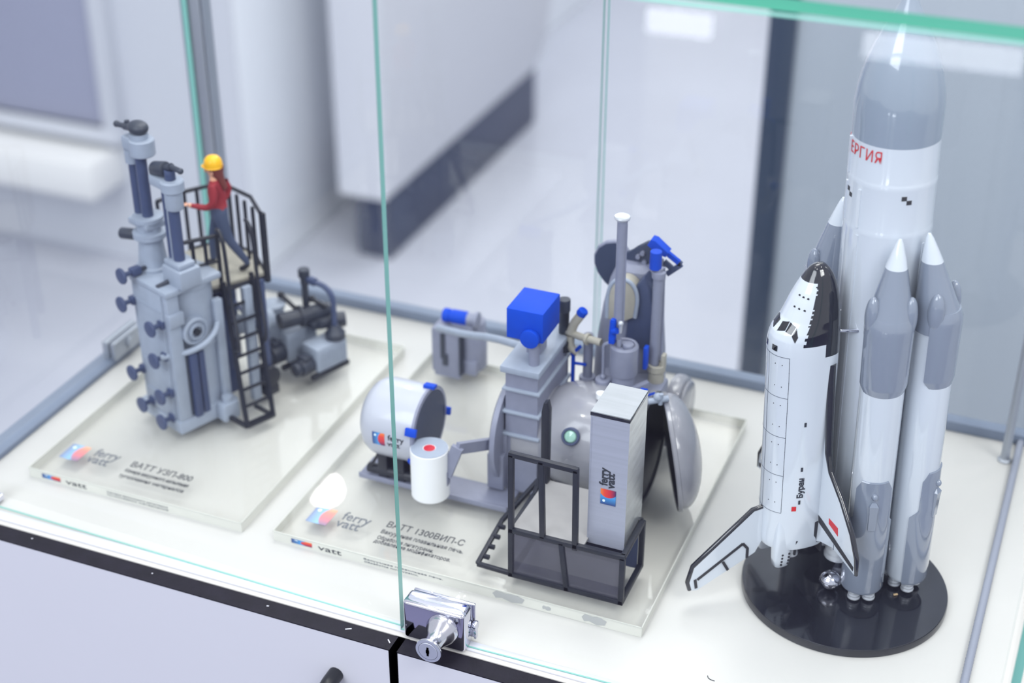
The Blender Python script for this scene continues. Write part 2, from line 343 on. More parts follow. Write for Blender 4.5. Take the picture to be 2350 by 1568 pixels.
pane('side_glass', (0.3545, 0.02, 0.0), (0.3595, 0.364, 0.4185), 0)
pane('lid_glass', (-0.362, 0.012, 0.4195), (0.362, 0.378, 0.4255), 2, ('clear_glass', 'lid_edge'))
def swing(px, py, ang): return Matrix.Translation((px, py, 0.018)) @ Matrix.Rotation(ang, 4, 'Z') @ Matrix.Translation((-px, -py, -0.018))
pane('glass_door', (-0.345, 0.0145, 0.0012), (-0.002, 0.0195, 0.418), 1, M=swing(-0.345, 0.0145, -0.0215))
pane('glass_door', (-0.0005, 0.0115, 0.0012), (0.350, 0.0165, 0.418), 1, M=swing(0.350, 0.0115, 0.021))
b = B(); b.box((-0.345, 0.0035, 0.0), (0.350, 0.0115, 0.0012), 0.0003); b.done('door_track', 'white_laminate', dc, OC)
# glass clips
for (x, y, z) in ((-0.352, 0.226, 0.012),):
    b = B(); b.box((x-0.009, y-0.02, z-0.008), (x-0.0035, y+0.02, z+0.008), 0.001); b.box((x-0.0015, y-0.02, z-0.008), (x+0.003, y+0.02, z+0.008), 0.001); b.cyl((x+0.003, y, z), (x+0.006, y, z), 0.005)
    b.done('glass_clip', 'aluminium', dc, OC)
b = B(); b.box((-0.331, 0.006, 0.001), (-0.316, 0.024, 0.006), 0.001); b.cyl((-0.3235, 0.019, 0.0), (-0.3235, 0.019, 0.016), 0.004); b.done('door_hinge', 'chrome', dc, OC)
# cable channel and corner stay on the right
b = B(); prof = []
n = 230
for i in range(n+1):
    prof.append((0.0027 if i % 2 else 0.0024, 0.360*i/n))
b.lathe(prof, (0.3298, 0.004, 0.0028), Vector((0.0027, 0.362, 0)), 14); b.done('corrugated_cable', 'cable_grey', dc, OC)
b = B(); b.lathe([(0.005, 0), (0.005, 0.0012), (0.0035, 0.0022), (0.0032, 0.003), (0.0032, 0.4195)], (0.3242, 0.3388, 0), Z, 20); b.done('lid_stay', 'aluminium', dc, OC)
# lock
b = B(); b.box((0.0035, -0.0006, 0.0004), (0.0447, 0.0128, 0.0296), 0.0026, seg=3); b.box((0.0052, 0.0128, 0.0030), (0.0462, 0.0150, 0.0290), 0.0008)
lock = b.done('door_lock', 'chrome', dc, OC)
b = B(); b.lathe([(0.0106, 0), (0.0106, 0.0012), (0.0094, 0.0040), (0.0070, 0.0080), (0.0057, 0.0120), (0.0055, 0.0165), (0.0062, 0.0185), (0.0082, 0.0192), (0.0085, 0.0200), (0.0083, 0.0208), (0.0064, 0.0210), (0.0063, 0.0206), (0.0, 0.0206)], (0.0306, -0.0006, 0.0155), (0, -1, 0), 40, (True, False))
b.done('lock_knob', 'chrome_soft', lock, OC)
b = B(); b.lathe([(0.0064, 0), (0.0082, 0.0002), (0.0082, 0.0004), (0.0064, 0.0005)], (0.0306, -0.02135, 0.0155), (0, -1, 0), 40, (False, False)); b.done('knob_rim', 'nickel', lock, OC)
b = B(); b.lathe([(0.0062, 0), (0.0062, 0.0009), (0.0059, 0.0011), (0.0, 0.0011)], (0.0306, -0.0210, 0.0155), (0, -1, 0), 32, (True, False))
b.done('key_cylinder', 'nickel', lock, OC)
b = B(); b.box((0.0299, -0.0225, 0.0122), (0.0311, -0.0219, 0.0186)); b.box((0.0294, -0.0225, 0.0142), (0.0314, -0.0219, 0.0166)); b.done('keyhole', 'black_gap', lock, OC)
b = B(); b.cyl((0.0447, 0.0135, 0.0125), (0.0474, 0.0135, 0.0125), 0.0032, None, 20, 0.0004); b.box((0.0458, 0.012, 0.003), (0.0470, 0.0148, 0.012)); b.done('lock_screw', 'chrome', lock, OC)
# ================================================================== ACRYLIC PLATES
def plate(lo, hi, label):
    t = thing('acrylic_plate', label, 'acrylic plate', (lo[0], lo[1], 0.0), 0, 'clear acrylic base plates')
    q = (-lo[0], -lo[1], 0)
    p = B(); p.box((lo[0], lo[1], 0.0003), (hi[0], hi[1], PT-0.0003))
    for f in p.bm.faces: f.normal_update()
    for f in p.bm.faces: f.material_index = 0 if abs(f.normal.z) > 0.9 else 1
    sl = p.done('slab', ['acrylic', 'acrylic_edge'], t, q)
    e = B()
    for a, c in (((lo[0], lo[1]), (hi[0], lo[1])), ((hi[0], lo[1]), (hi[0], hi[1])), ((hi[0], hi[1]), (lo[0], hi[1])), ((lo[0], hi[1]), (lo[0], lo[1]))):
        e.bar((a[0], a[1], PT-0.0005), (c[0], c[1], PT-0.0005), 0.0007, 0.0007)
    e.done('polished_rim', 'acrylic_rim', t, q)
    return t, q
pl, ql = plate((-0.3175, 0.0540), (-0.1437, 0.309), 'left clear acrylic plate under the deposition tower and pumps')
pr_, qr = plate((-0.1195, 0.0550), (0.1397, 0.308), 'right clear acrylic plate under the blue-topped melting furnace')
def print_plate(t, q, lx, lines, yedge):
    o = Vector((0, 0, PT)) + Vector(q)
    logo('logo', o+Vector((lx, 0.0727, 0)), X, Y, 0.0155, 0.0180, 'logo_print_pale', t)
    text('lettering', 'ferry', 0.0125, X, Y, o+Vector((lx+0.0215, 0.0838, 0)), 'ink_grey', t, width=0.0205, bold=0.0001)
    text('lettering', 'vatt', 0.0125, X, Y, o+Vector((lx+0.0205, 0.0753, 0)), 'ink_grey', t, width=0.0175, bold=0.0001)
    for (x, y, w, h, s) in lines: text('lettering', s, h*1.4, X, Y, o+Vector((x, y, 0)), 'ink', t, width=w, bold=0.00004, extr=0.0001)
    oe = Vector((0, yedge-0.0001, 0)) + Vector(q)     # refracted image of the print, painted small on the front edge
    logo('logo', oe+Vector((lx-0.001, 0, 0.0024)), X, Z, 0.0155, 0.0034, 'logo_print', t)
    text('lettering', 'vatt', 0.004, X, Z, oe+Vector((lx+0.019, 0, 0.0022)), 'ink', t, width=0.0175, height=0.0032)
    for j, (x, y, w, h, s) in enumerate(lines[1:3]): text('lettering', s, 0.0016, X, Z, oe+Vector((x, 0, 0.0042-0.0022*j)), 'ink_grey', t, width=w*0.95)
print_plate(pl, ql, -0.3055, [(-0.2515, 0.0820, 0.050, 0.0062, 'ВАТТ УЗП-800'), (-0.2516, 0.0752, 0.052, 0.0038, 'Камера вакуумного напыления'), (-0.2521, 0.0683, 0.053, 0.0038, 'тугоплавких материалов')], 0.0540)
print_plate(pr_, qr, -0.1048, [(-0.0513, 0.0874, 0.0562, 0.0062, 'ВАТТ 1300ВИП-С'), (-0.0518, 0.0799, 0.060, 0.0040, 'Вакуумная плавильная печь.'), (-0.0515, 0.0733, 0.041, 0.0036, 'Обработка лигатурами,'), (-0.0517, 0.0690, 0.0555, 0.0036, 'добавление модификаторов.')], 0.0550)
for (x, w, z0, z1) in ((0.040, 0.022, 0.0008, 0.0078), (0.074, 0.006, 0.002, 0.0055), (0.1005, 0.0165, 0.0008, 0.0076)):
    b = B(); pts = [(x+w*a, z0+(z1-z0)*c) for a, c in ((0, .55), (.12, .95), (.45, .85), (.7, 1), (1, .7), (.93, .2), (.6, .0), (.3, .25), (.1, .1))]
    b.prism(pts, Y, -0.0002, 0.0, (X, Z, (0, 0.0550, 0))); b.done('glue_stain', 'glue_stain', pr_, qr)
# ================================================================== DEPOSITION TOWER (left), own axes: x = side of the ladder, y = towards the left wall
TA = (-0.2404, 0.1308, PT); TR = math.atan2(0.929, 0.37)
dm = thing('deposition_tower', 'tall grey deposition machine model with clamp wheels, caged platform and ladder', 'machine model', TA, TR)
OT = (0, 0, -PT)
def T(b, name, m, parent=None, **k): return b.done(name, m, parent or dm, OT, **k)
b = B(); b.box((0.0, -0.002, PT), (0.052, 0.050, 0.0185), 0.0008); T(b, 'base_block', 'model_light')
b = B(); b.box((0.0, 0.0045, 0.019), (0.005, 0.037, 0.122), 0.001)
for z in (0.035, 0.06, 0.085, 0.108): b.box((-0.0006, 0.006, z), (0.0, 0.0355, z+0.0012))
T(b, 'chamber_door', 'model_light')
b = B(); b.box((0.001, -0.0015, 0.0185), (0.011, 0.0045, 0.124), 0.0008); b.box((0.0005, -0.004, 0.098), (0.0125, 0.003, 0.108), 0.0006); b.box((0.001, 0.037, 0.0185), (0.010, 0.0415, 0.121), 0.0008)
T(b, 'door_frame', 'model_light')
b = B(); b.lathe([(0.0225, 0.0185), (0.0225, 0.0215), (0.0210, 0.022), (0.0210, 0.118), (0.0222, 0.119), (0.0222, 0.1235)], (0.029, 0.020, 0), Z, 48); b.lathe([(0.0216, 0.070), (0.0222, 0.0705), (0.0222, 0.0725), (0.0216, 0.073)], (0.029, 0.020, 0), Z, 48)
T(b, 'chamber', 'model_light')
b = B(); b.box((0.0, -0.003, 0.1215), (0.048, 0.0425, 0.1262), 0.0012); T(b, 'top_plate', 'model_light')
b = B(); b.lathe([(0.0105, 0), (0.0105, 0.005), (0.0095, 0.006), (0.0085, 0.006), (0.0080, 0.0045), (0.0062, 0.0045), (0.0058, 0.007), (0.0045, 0.007), (0.0042, 0.005), (0, 0.005)], (0.021, 0.0015, 0.0885), (0, -1, 0), 40)
vp = T(b, 'viewport', 'model_light'); b = B(); b.cyl((0.021, -0.0033, 0.0885), (0.021, -0.0062, 0.0885), 0.0026); T(b, 'viewport_glass', 'model_black', vp)
for (y, z) in ((0.0356, 0.1301), (0.0411, 0.1052), (0.0071, 0.0982), (0.0076, 0.0719), (0.0397, 0.0485), (0.0320, 0.0242), (0.0059, 0.0421), (0.0081, 0.0197)):
    zz = min(z, 0.1255); b = B(); b.lathe([(0.0018, 0.0), (0.0018, 0.009), (0.0026, 0.0095), (0.0058, 0.0105), (0.0062, 0.0115), (0.0058, 0.0125), (0.0, 0.0130)], (0.002, y, z), (-1, 0, 0), 24)
    b.box((-0.002, y-0.003, z-0.003), (0.006, y+0.003, z+0.003), 0.0008); T(b, 'clamp_wheel', 'model_blue_grey')
b = B(); b.tube([(0.004, 0.0356, 0.1295), (0.016, 0.0356, 0.1300)], 0.0017); b.tube([(0.002, 0.010, 0.1265), (0.014, 0.0085, 0.1285)], 0.0016); T(b, 'clamp_stem', 'model_dark')
b = B(); b.tube([(-0.004, 0.0076, 0.0722), (0.004, 0.004, 0.0728), (0.014, -0.003, 0.0738), (0.026, -0.007, 0.0775), (0.036, -0.006, 0.083), (0.043, 0.0, 0.088)], 0.0023, 12, 2); T(b, 'door_handle', 'model_light')
b = B(); b.box((0.0135, -0.0045, 0.0185), (0.0195, 0.0, 0.0715), 0.0006); b.box((0.0215, -0.0030, 0.0185), (0.0265, 0.0, 0.0700), 0.0006); T(b, 'lifting_rail', 'model_blue_grey')
b = B(); b.box((0.032, -0.012, PT), (0.046, -0.002, 0.0225), 0.001); b.cyl((0.0395, -0.006, 0.0225), (0.0395, -0.006, 0.0265), 0.004, None, 18); T(b, 'gearbox', 'model_light')
# two vertical drives
b = B(); b.lathe([(0.0125, 0.1255), (0.0125, 0.128), (0.0105, 0.129), (0.0085, 0.150), (0.0120, 0.1505), (0.0120, 0.1545), (0.0085, 0.155), (0.0085, 0.160)], (0.020, 0.0392, 0), Z, 36)
b.box((0.012, 0.030, 0.1585), (0.028, 0.053, 0.1635), 0.001); b.lathe([(0.011, 0.1635), (0.011, 0.1665)], (0.020, 0.0392, 0), Z); d = T(b, 'drive_column', 'model_light')
b = B(); b.cyl((0.0145, 0.049, 0.150), (0.0105, 0.061, 0.1485), 0.0042, None, 20, 0.0006); b.cyl((0.018, 0.045, 0.1505), (0.0145, 0.049, 0.150), 0.0046); T(b, 'side_motor', 'model_dark', d)
for y in (0.0480, 0.0385):
    b = B(); b.cyl((0.020, y, 0.160), (0.020, y, 0.2185), 0.0040); T(b, 'guide_rod', 'model_blue_grey', d)
b = B(); b.box((0.0185, 0.0424, 0.160), (0.0195, 0.0440, 0.2185)); T(b, 'lead_screw', 'model_light', d)
b = B(); b.lathe([(0.0080, 0.2140), (0.0088, 0.2148), (0.0088, 0.2252), (0.0080, 0.2260)], (0.020, 0.0345, 0), Z, 32); b.box((0.0142, 0.0345, 0.2150), (0.0258, 0.0520, 0.2255), 0.0016); b.cyl((0.020, 0.0480, 0.2050), (0.020, 0.0480, 0.2150), 0.0058); b.cyl((0.020, 0.037, 0.2255), (0.020, 0.037, 0.2295), 0.0065); T(b, 'drive_bracket', 'model_light', d)
b = B(); b.sphere((0.020, 0.037, 0.2335), (0.0068, 0.0085, 0.0048)); b.cyl((0.020, 0.043, 0.2325), (0.020, 0.053, 0.2300), 0.0034, 0.0028); b.cyl((0.020, 0.053, 0.2300), (0.020, 0.0630, 0.2285), 0.0019); b.sphere((0.020, 0.0635, 0.2287), 0.0024); b.cyl((0.020, 0.050, 0.232), (0.020, 0.050, 0.235), 0.0018); T(b, 'drive_motor', 'model_dark', d)
b = B(); b.box((0.011, -0.007, 0.1255), (0.029, 0.0150, 0.1395), 0.0012); b.box((0.013, -0.004, 0.1395), (0.027, 0.0145, 0.1435), 0.001); d = T(b, 'drive_column', 'model_light')
for y, z1 in ((0.0122, 0.196), (0.0048, 0.186)):
    b = B(); b.cyl((0.020, y, 0.143), (0.020, y, z1), 0.0040 if y < 0.01 else 0.0032); T(b, 'guide_rod', 'model_blue_grey', d)
b = B(); b.box((0.0170, 0.0080, 0.143), (0.0180, 0.0094, 0.192)); T(b, 'lead_screw', 'model_light', d)
b = B(); b.lathe([(0.0058, 0.1835), (0.0064, 0.1845), (0.0064, 0.1960), (0.0082, 0.1975), (0.0082, 0.2040), (0.0074, 0.2050)], (0.020, 0.0030, 0), Z, 32); b.box((0.0145, 0.0030, 0.1965), (0.0255, 0.0240, 0.2045), 0.0016); T(b, 'drive_bracket', 'model_light', d)
b = B(); b.cyl((0.020, 0.0045, 0.2045), (0.020, 0.0045, 0.2120), 0.0038, None, 24, 0.0005); T(b, 'rod_cap', 'model_blue_grey', d)
b = B(); b.cyl((0.020, 0.0225, 0.2075), (0.020, 0.0085, 0.2115), 0.0052, None, 20, 0.001); b.cyl((0.020, 0.0225, 0.2045), (0.020, 0.0215, 0.2085), 0.0040); b.cyl((0.020, 0.0085, 0.2118), (0.020, 0.0015, 0.2150), 0.0027); b.cyl((0.020, 0.0015, 0.2150), (0.020, -0.0085, 0.2150), 0.0019); b.sphere((0.020, -0.0088, 0.2150), 0.0022); T(b, 'drive_motor', 'model_dark', d)
# platform
DK = [(0.0300, 0.0185), (0.0560, 0.0100), (0.0905, 0.0025), (0.1030, 0.0300), (0.1030, 0.0660), (0.0740, 0.0730), (0.0500, 0.0730), (0.0480, 0.0440), (0.0300, 0.0430)]
b = B(); b.prism(DK, Z, 0.1050, 0.1080, (X, Y, (0, 0, 0))); pf = T(b, 'platform_deck', 'model_beige')
b = B()
for i in range(len(DK)):
    p, q = DK[i], DK[(i+1) % len(DK)]; b.bar((p[0], p[1], 0.1045), (q[0], q[1], 0.1045), 0.0042, 0.0022)
T(b, 'deck_edge', 'model_black')
RH = 0.1560
def post(x, y, z0=0.106, z1=RH, r=0.0014): b = B(); b.cyl((x, y, z0), (x, y, z1), r, None, 10); T(b, 'railing_post', 'model_black')
def rail(pts, r=0.0016): b = B(); b.tube(pts, r, 10); T(b, 'handrail', 'model_black')
N1, N2, RR, RC, KK, LB, L2 = DK[0], DK[1], DK[2], DK[3], DK[4], DK[5], DK[6]
for (p, q, n) in ((N1, N2, 3), (RR, KK, 5), (KK, LB, 3), (LB, L2, 2)):
    for i in range(n): f = i/n; post(p[0]+(q[0]-p[0])*f, p[1]+(q[1]-p[1])*f, z1=0.1475 if p is N1 else RH)
post(N2[0], N2[1], z1=0.1475); post(L2[0], L2[1]); post(0.0565, 0.0101, z1=0.1475)
rail([(N1[0], N1[1], 0.1475), (N2[0], N2[1], 0.1475)]); rail([(N1[0], N1[1], 0.127), (N2[0], N2[1], 0.127)], 0.0011)
rail([(RR[0], RR[1], RH), (RC[0], RC[1], RH), (KK[0], KK[1], RH), (LB[0], LB[1], RH), (L2[0], L2[1], RH)])
rail([(RR[0], RR[1], 0.1085), (RC[0], RC[1], 0.1085), (KK[0], KK[1], 0.1085), (LB[0], LB[1], 0.1085)], 0.0011)
b = B(); b.bar((0.0915, 0.0020, 0.100), (0.0915, 0.0020, RH), 0.0036); T(b, 'corner_upright', 'model_black')
# ladder with looped hand rails
LF = ((0.0395, -0.0285, PT), (0.0545, 0.0060, 0.112)); LG = ((0.0625, -0.0300, PT), (0.0785, 0.0040, 0.112))
la = None
for (p, q) in (LF, LG):
    b = B(); b.bar(p, q, 0.0030, 0.0026); o = T(b, 'ladder_stile', 'model_black'); la = la or o
for i in range(9):
    f = (i+0.25)/8.8; p = Vector(LF[0]).lerp(Vector(LF[1]), f); q = Vector(LG[0]).lerp(Vector(LG[1]), f)
    b = B(); b.bar(p, q, 0.0018); T(b, 'ladder_rung', 'model_black')
b = B(); p = Vector(LF[0])+Vector((0, 0, 0.001)); q = Vector(LG[0])+Vector((0, 0, 0.001)); b.bar(p, q, 0.0026); b.bar(p, p+Vector((-0.003, 0.018, 0.002)), 0.003); b.bar(q, q+Vector((-0.003, 0.018, 0.002)), 0.0026); T(b, 'ladder_foot', 'model_black')
for (p, q) in (LF, LG):
    p = Vector(p); q = Vector(q); a = p.lerp(q, 0.52); c = q
    b = B(); b.tube([a, a+Vector((0, -0.0075, 0.006)), c+Vector((0, -0.0075, -0.01)), c+Vector((0, -0.006, 0.034)), c+Vector((0.001, 0.000, 0.041)), c+Vector((0.002, 0.004, 0.040))], 0.0015, 10, 2); T(b, 'ladder_handrail', 'model_black')
for (x, y) in ((0.0430, 0.0), (0.0700, 0.0)):
    b = B(); b.box((x-0.0035, y-0.0028, PT), (x+0.0035, y+0.0028, 0.105), 0.0005); T(b, 'support_post', 'model_light')
for (x, y) in ((0.0830, 0.0010), (0.0980, 0.0600), (0.0560, 0.0680), (0.093, 0.030)):
    b = B(); b.box((x-0.0028, y-0.0028, PT), (x+0.0028, y+0.0028, 0.105), 0.0005); T(b, 'support_post', 'model_blue_grey')
b = B(); b.bar((0.083, 0.001, 0.06), (0.098, 0.06, 0.06), 0.003); b.bar((0.083, 0.001, 0.104), (0.093, 0.030, 0.06), 0.0026); b.bar((0.056, 0.068, 0.055), (0.098, 0.06, 0.055), 0.003); T(b, 'cross_brace', 'model_blue_grey')
b = B(); b.cyl((0.0600, 0.028, 0.030), (0.0600, 0.028, 0.094), 0.0125, None, 28, 0.001); b.cyl((0.0600, 0.028, 0.094), (0.0600, 0.028, 0.104), 0.008); b.box((0.050, 0.018, PT), (0.070, 0.038, 0.030), 0.001); T(b, 'vacuum_vessel', 'model_blue_grey')
b = B(); b.cyl((0.082, -0.006, 0.0235), (0.082, 0.006, 0.0235), 0.0085, None, 28, 0.001); b.box((0.076, -0.006, PT), (0.088, 0.006, 0.016), 0.0006); T(b, 'lift_motor', 'model_black')
b = B(); b.tube([(0.062, 0.030, 0.058), (0.085, 0.026, 0.058), (0.100, 0.024, 0.056), (0.107, 0.022, 0.056)], 0.0075, 20, 2); b.cyl((0.098, 0.024, 0.057), (0.101, 0.0235, 0.057), 0.0105, None, 24); T(b, 'suction_pipe', 'model_light')
# ------------------------------------------------------------------ figure on the platform
E1 = Vector((0.370, 0.929, 0)).normalized(); E2 = Vector((-E1.y, E1.x, 0)); TO = Vector((TA[0], TA[1], 0))
FP = TO + E1*0.0745 + E2*0.0300 + Vector((0, 0, 0.1081)); fdir = (E2*0.72 - E1*0.69).normalized(); HP = 0.0865
pe = thing('person', 'person in yellow helmet, red top and blue jeans striding on the caged platform', 'person', FP, math.atan2(fdir.y, fdir.x))
def skinned(nodes, edges, sub=2):
    me = bpy.data.meshes.new('sk'); me.from_pydata([Vector(n[0]) for n in nodes], edges, []); o = bpy.data.objects.new('sk', me); COL.objects.link(o)
    o.modifiers.new('s', 'SKIN'); lay = me.skin_vertices[0] if me.skin_vertices else None
    if lay is None:
        bmx = bmesh.new(); bmx.from_mesh(me); bmx.verts.layers.skin.verify(); bmx.to_mesh(me); bmx.free(); lay = me.skin_vertices[0]
    for i, n in enumerate(nodes):
        r = n[1] if isinstance(n[1], tuple) else (n[1], n[1]); lay.data[i].radius = r; lay.data[i].use_root = (i == 0)
    m = o.modifiers.new('d', 'SUBSURF'); m.levels = sub; m.render_levels = sub
    dg = bpy.context.evaluated_depsgraph_get(); ev = o.evaluated_get(dg); out = bpy.data.meshes.new_from_object(ev); bpy.data.objects.remove(o); return out
# x forward, y to the figure's left, z up, in body heights
ND = [((0.00, 0, 0.525), (0.085, 0.066)), ((0.00, 0, 0.60), (0.072, 0.056)), ((0.012, 0, 0.70), (0.088, 0.060)), ((0.015, 0, 0.785), (0.086, 0.055)), ((0.012, 0, 0.845), (0.034, 0.034)),
      ((0.02, 0, 0.90), (0.050, 0.058)), ((0.024, 0, 0.955), (0.052, 0.060)),
      ((0.01, 0.105, 0.79), 0.043), ((0.02, 0.135, 0.665), 0.035), ((0.075, 0.130, 0.620), 0.031), ((0.200, 0.110, 0.632), 0.022), ((0.240, 0.105, 0.636), (0.020, 0.014)),
      ((0.01, -0.105, 0.79), 0.043), ((-0.065, -0.165, 0.685), 0.034), ((-0.055, -0.150, 0.625), 0.030), ((-0.015, -0.105, 0.575), 0.022), ((0.010, -0.090, 0.560), (0.020, 0.014)),
      ((-0.01, 0.050, 0.49), 0.068), ((-0.065, 0.052, 0.29), 0.046), ((-0.20, 0.055, 0.085), 0.031), ((-0.205, 0.055, 0.045), 0.027), ((-0.155, 0.060, 0.018), (0.026, 0.018)), ((-0.130, 0.062, 0.016), (0.022, 0.014)),
      ((0.02, -0.050, 0.49), 0.068), ((0.085, -0.052, 0.285), 0.046), ((0.105, -0.052, 0.075), 0.031), ((0.105, -0.052, 0.035), 0.028), ((0.165, -0.055, 0.022), (0.027, 0.018)), ((0.190, -0.056, 0.018), (0.022, 0.014)),
      ((0.080, 0, 0.915), (0.012, 0.012)), ((0.262, 0.118, 0.648), 0.0075), ((0.285, 0.118, 0.645), 0.0065)]
ED = [(0, 1), (1, 2), (2, 3), (3, 4), (4, 5), (5, 6), (3, 7), (7, 8), (8, 9), (9, 10), (10, 11), (3, 12), (12, 13), (13, 14), (14, 15), (15, 16), (0, 17), (17, 18), (18, 19), (19, 20), (20, 21), (21, 22),
      (0, 23), (23, 24), (24, 25), (25, 26), (26, 27), (27, 28)]
ND = ND[:29]
me = skinned(ND, ED, 2)
bm = bmesh.new(); bm.from_mesh(me)
bb = B(); bb.bm.free(); bb.bm = bm
def finger(pts, r): bb.tube(pts, r, 6, 1)
for (hx, hy, hz, sx) in ((0.250, 0.105, 0.636, 1), (0.016, -0.088, 0.556, 1)):
    for i, (dy, ln) in enumerate(((0.012, 0.030), (0.004, 0.034), (-0.004, 0.032), (-0.012, 0.025))):
        finger([(hx-0.004, hy+dy, hz), (hx+ln*0.6, hy+dy*1.1, hz+0.004), (hx+ln, hy+dy*1.1, hz-0.006)], lambda t: 0.0058-0.0018*t)
    finger([(hx-0.012, hy-0.014, hz), (hx+0.006, hy-0.024, hz+0.006), (hx+0.018, hy-0.024, hz+0.004)], lambda t: 0.0062-0.002*t)
bb.sphere((0.084, 0, 0.905), (0.012, 0.010, 0.016), 10, 6)          # nose
for s_ in (-1, 1): bb.sphere((0.018, 0.057*s_, 0.905), (0.012, 0.008, 0.020), 8, 6)   # ears
for f in bm.faces:
    c = f.calc_center_median(); x, y, z = c
    if z < 0.062 and (z < 0.05 or True): mi = 3
    elif (z < 0.540 and x < 0.2) or (z < 0.578 and abs(y) < 0.090 and x < 0.16): mi = 2
    elif z > 0.838: mi = 0
    elif (x > 0.205 and z > 0.6) or (y < -0.078 and z < 0.588 and x > -0.035): mi = 0
    else: mi = 1
    f.material_index = mi
body = bb.done('body', ['skin', 'top_red', 'jeans', 'shoe_black'], pe, ang=60); body.scale = (HP, HP, HP)
b = B(); b.lathe([(0.082, 0.938), (0.086, 0.943), (0.080, 0.950), (0.078, 0.975), (0.070, 1.005), (0.050, 1.028), (0.025, 1.038), (0.0, 1.040)], (0.014, 0, 0), Z, 28)
b.loft([[Vector((0.06+0.055*(1-abs(t)**2), 0.07*t, 0.944)) for t in (-1, -.6, -.2, .2, .6, 1)]+[Vector((0.05, 0.07*t, 0.944)) for t in (1, .6, .2, -.2, -.6, -1)],
        [Vector((0.06+0.055*(1-abs(t)**2), 0.07*t, 0.950)) for t in (-1, -.6, -.2, .2, .6, 1)]+[Vector((0.05, 0.07*t, 0.950)) for t in (1, .6, .2, -.2, -.6, -1)]])
h = b.done('helmet', 'helmet_yellow', pe); h.scale = (HP,)*3
b = B(); b.loft([[Vector((cx+rx*math.cos(a*pi/8), ry*math.sin(a*pi/8), z)) for a in range(16)] for (cx, rx, ry, z) in ((-0.062, 0.020, 0.035, 0.740), (-0.055, 0.026, 0.046, 0.78), (-0.035, 0.034, 0.050, 0.83), (-0.012, 0.052, 0.064, 0.88), (-0.006, 0.066, 0.068, 0.92), (-0.002, 0.070, 0.070, 0.950))])
h = b.done('hair', 'hair_red', pe); h.scale = (HP,)*3
# ------------------------------------------------------------------ pump set right of the tower
pu = thing('pump_set', 'grey vacuum pump set with dark motors and bent pipe behind the ladder tower', 'pump model', (TO+E1*0.132).to_tuple()[:2]+(PT,), TR)
OP = (-0.132, 0.0, -PT)
def P(b, name, m, parent=None): return b.done(name, m, parent or pu, OP)
def pump(e1, e2, z0, w, d, h):
    b = B(); b.box((e1, e2, z0+0.004), (e1+w, e2+d, z0+0.004+h), 0.0012)
    for i in range(12): x = e1+0.002+i*(w-0.004)/11; b.box((x-0.0004, e2-0.0005, z0+0.007), (x+0.0004, e2+0.0002, z0+h))
    q = P(b, 'pump_body', 'model_light')
    b = B(); b.cyl((e1, e2+d*0.45, z0+h*0.5), (e1-0.012, e2+d*0.45, z0+h*0.5), h*0.34, None, 24, 0.001); b.cyl((e1-0.012, e2+d*0.45, z0+h*0.5), (e1-0.017, e2+d*0.45, z0+h*0.5), h*0.27, None, 24, 0.001); b.box((e1-0.010, e2+d*0.2, z0+h*0.75), (e1-0.003, e2+d*0.7, z0+h*0.95), 0.0006); P(b, 'pump_motor', 'model_dark')
    for y in (e2, e2+d-0.003):
        b = B(); b.box((e1-0.006, y-0.001, z0), (e1+w+0.001, y+0.003, z0+0.004), 0.0005); P(b, 'skid_rail', 'model_black')
pump(0.1215, -0.0125, PT, 0.030, 0.019, 0.0205)
pump(0.1150, 0.0160, PT, 0.030, 0.019, 0.0255)
b = B(); b.cyl((0.112, 0.0200, 0.0500), (0.152, 0.0080, 0.0500), 0.0065, None, 24, 0.0008); b.cyl((0.128, 0.0152, 0.050), (0.1305, 0.0145, 0.050), 0.0088, None, 24); b.box((0.132, 0.004, 0.040), (0.146, 0.018, 0.046), 0.001); P(b, 'booster_pump', 'model_dark')
b = B(); b.cyl((0.138, 0.012, 0.0420), (0.160, -0.002, 0.0420), 0.0062, None, 24, 0.0008); b.cyl((0.150, 0.0044, 0.042), (0.152, 0.0031, 0.042), 0.0080, None, 24); P(b, 'booster_pump', 'model_dark')
b = B(); b.cyl((0.138, 0.0185, 0.052), (0.138, 0.0185, 0.0740), 0.0028); b.lathe([(0.0032, 0.074), (0.0032, 0.080), (0.0046, 0.0805), (0.0046, 0.0865), (0.004, 0.087)], (0.138, 0.0185, 0), Z, 20); P(b, 'riser_valve', 'model_dark')
b = B(); b.tube([(0.138, 0.0150, 0.0795), (0.139, 0.009, 0.0790), (0.143, 0.001, 0.0770), (0.145, -0.0052, 0.0710), (0.1450, -0.0067, 0.064), (0.145, -0.0067, 0.038)], 0.0022, 12, 2); b.cyl((0.1385, 0.0120, 0.0795), (0.1395, 0.0070, 0.0788), 0.0034, None, 16); P(b, 'bent_pipe', 'model_blue_grey')
b = B(); b.lathe([(0.0080, 0.0335), (0.0080, 0.038), (0.0055, 0.041), (0.0032, 0.0445)], (0.145, -0.0067, 0), Z, 24); P(b, 'pump_head', 'model_dark')
for (a, c) in (((0.128, 0.020, 0.0560), (0.126, 0.034, 0.0630)), ((0.146, 0.004, 0.0560), (0.142, 0.016, 0.0600))):
    b = B(); b.cyl(a, c, 0.0018); b.sphere(c, 0.0030, 12, 8); P(b, 'lever_valve', 'model_black')
b = B(); b.cyl((0.118, 0.034, PT), (0.118, 0.034, 0.056), 0.008, None, 28, 0.001); b.cyl((0.118, 0.034, 0.056), (0.118, 0.034, 0.059), 0.0095, None, 28, 0.0006); P(b, 'filter_housing', 'model_light')
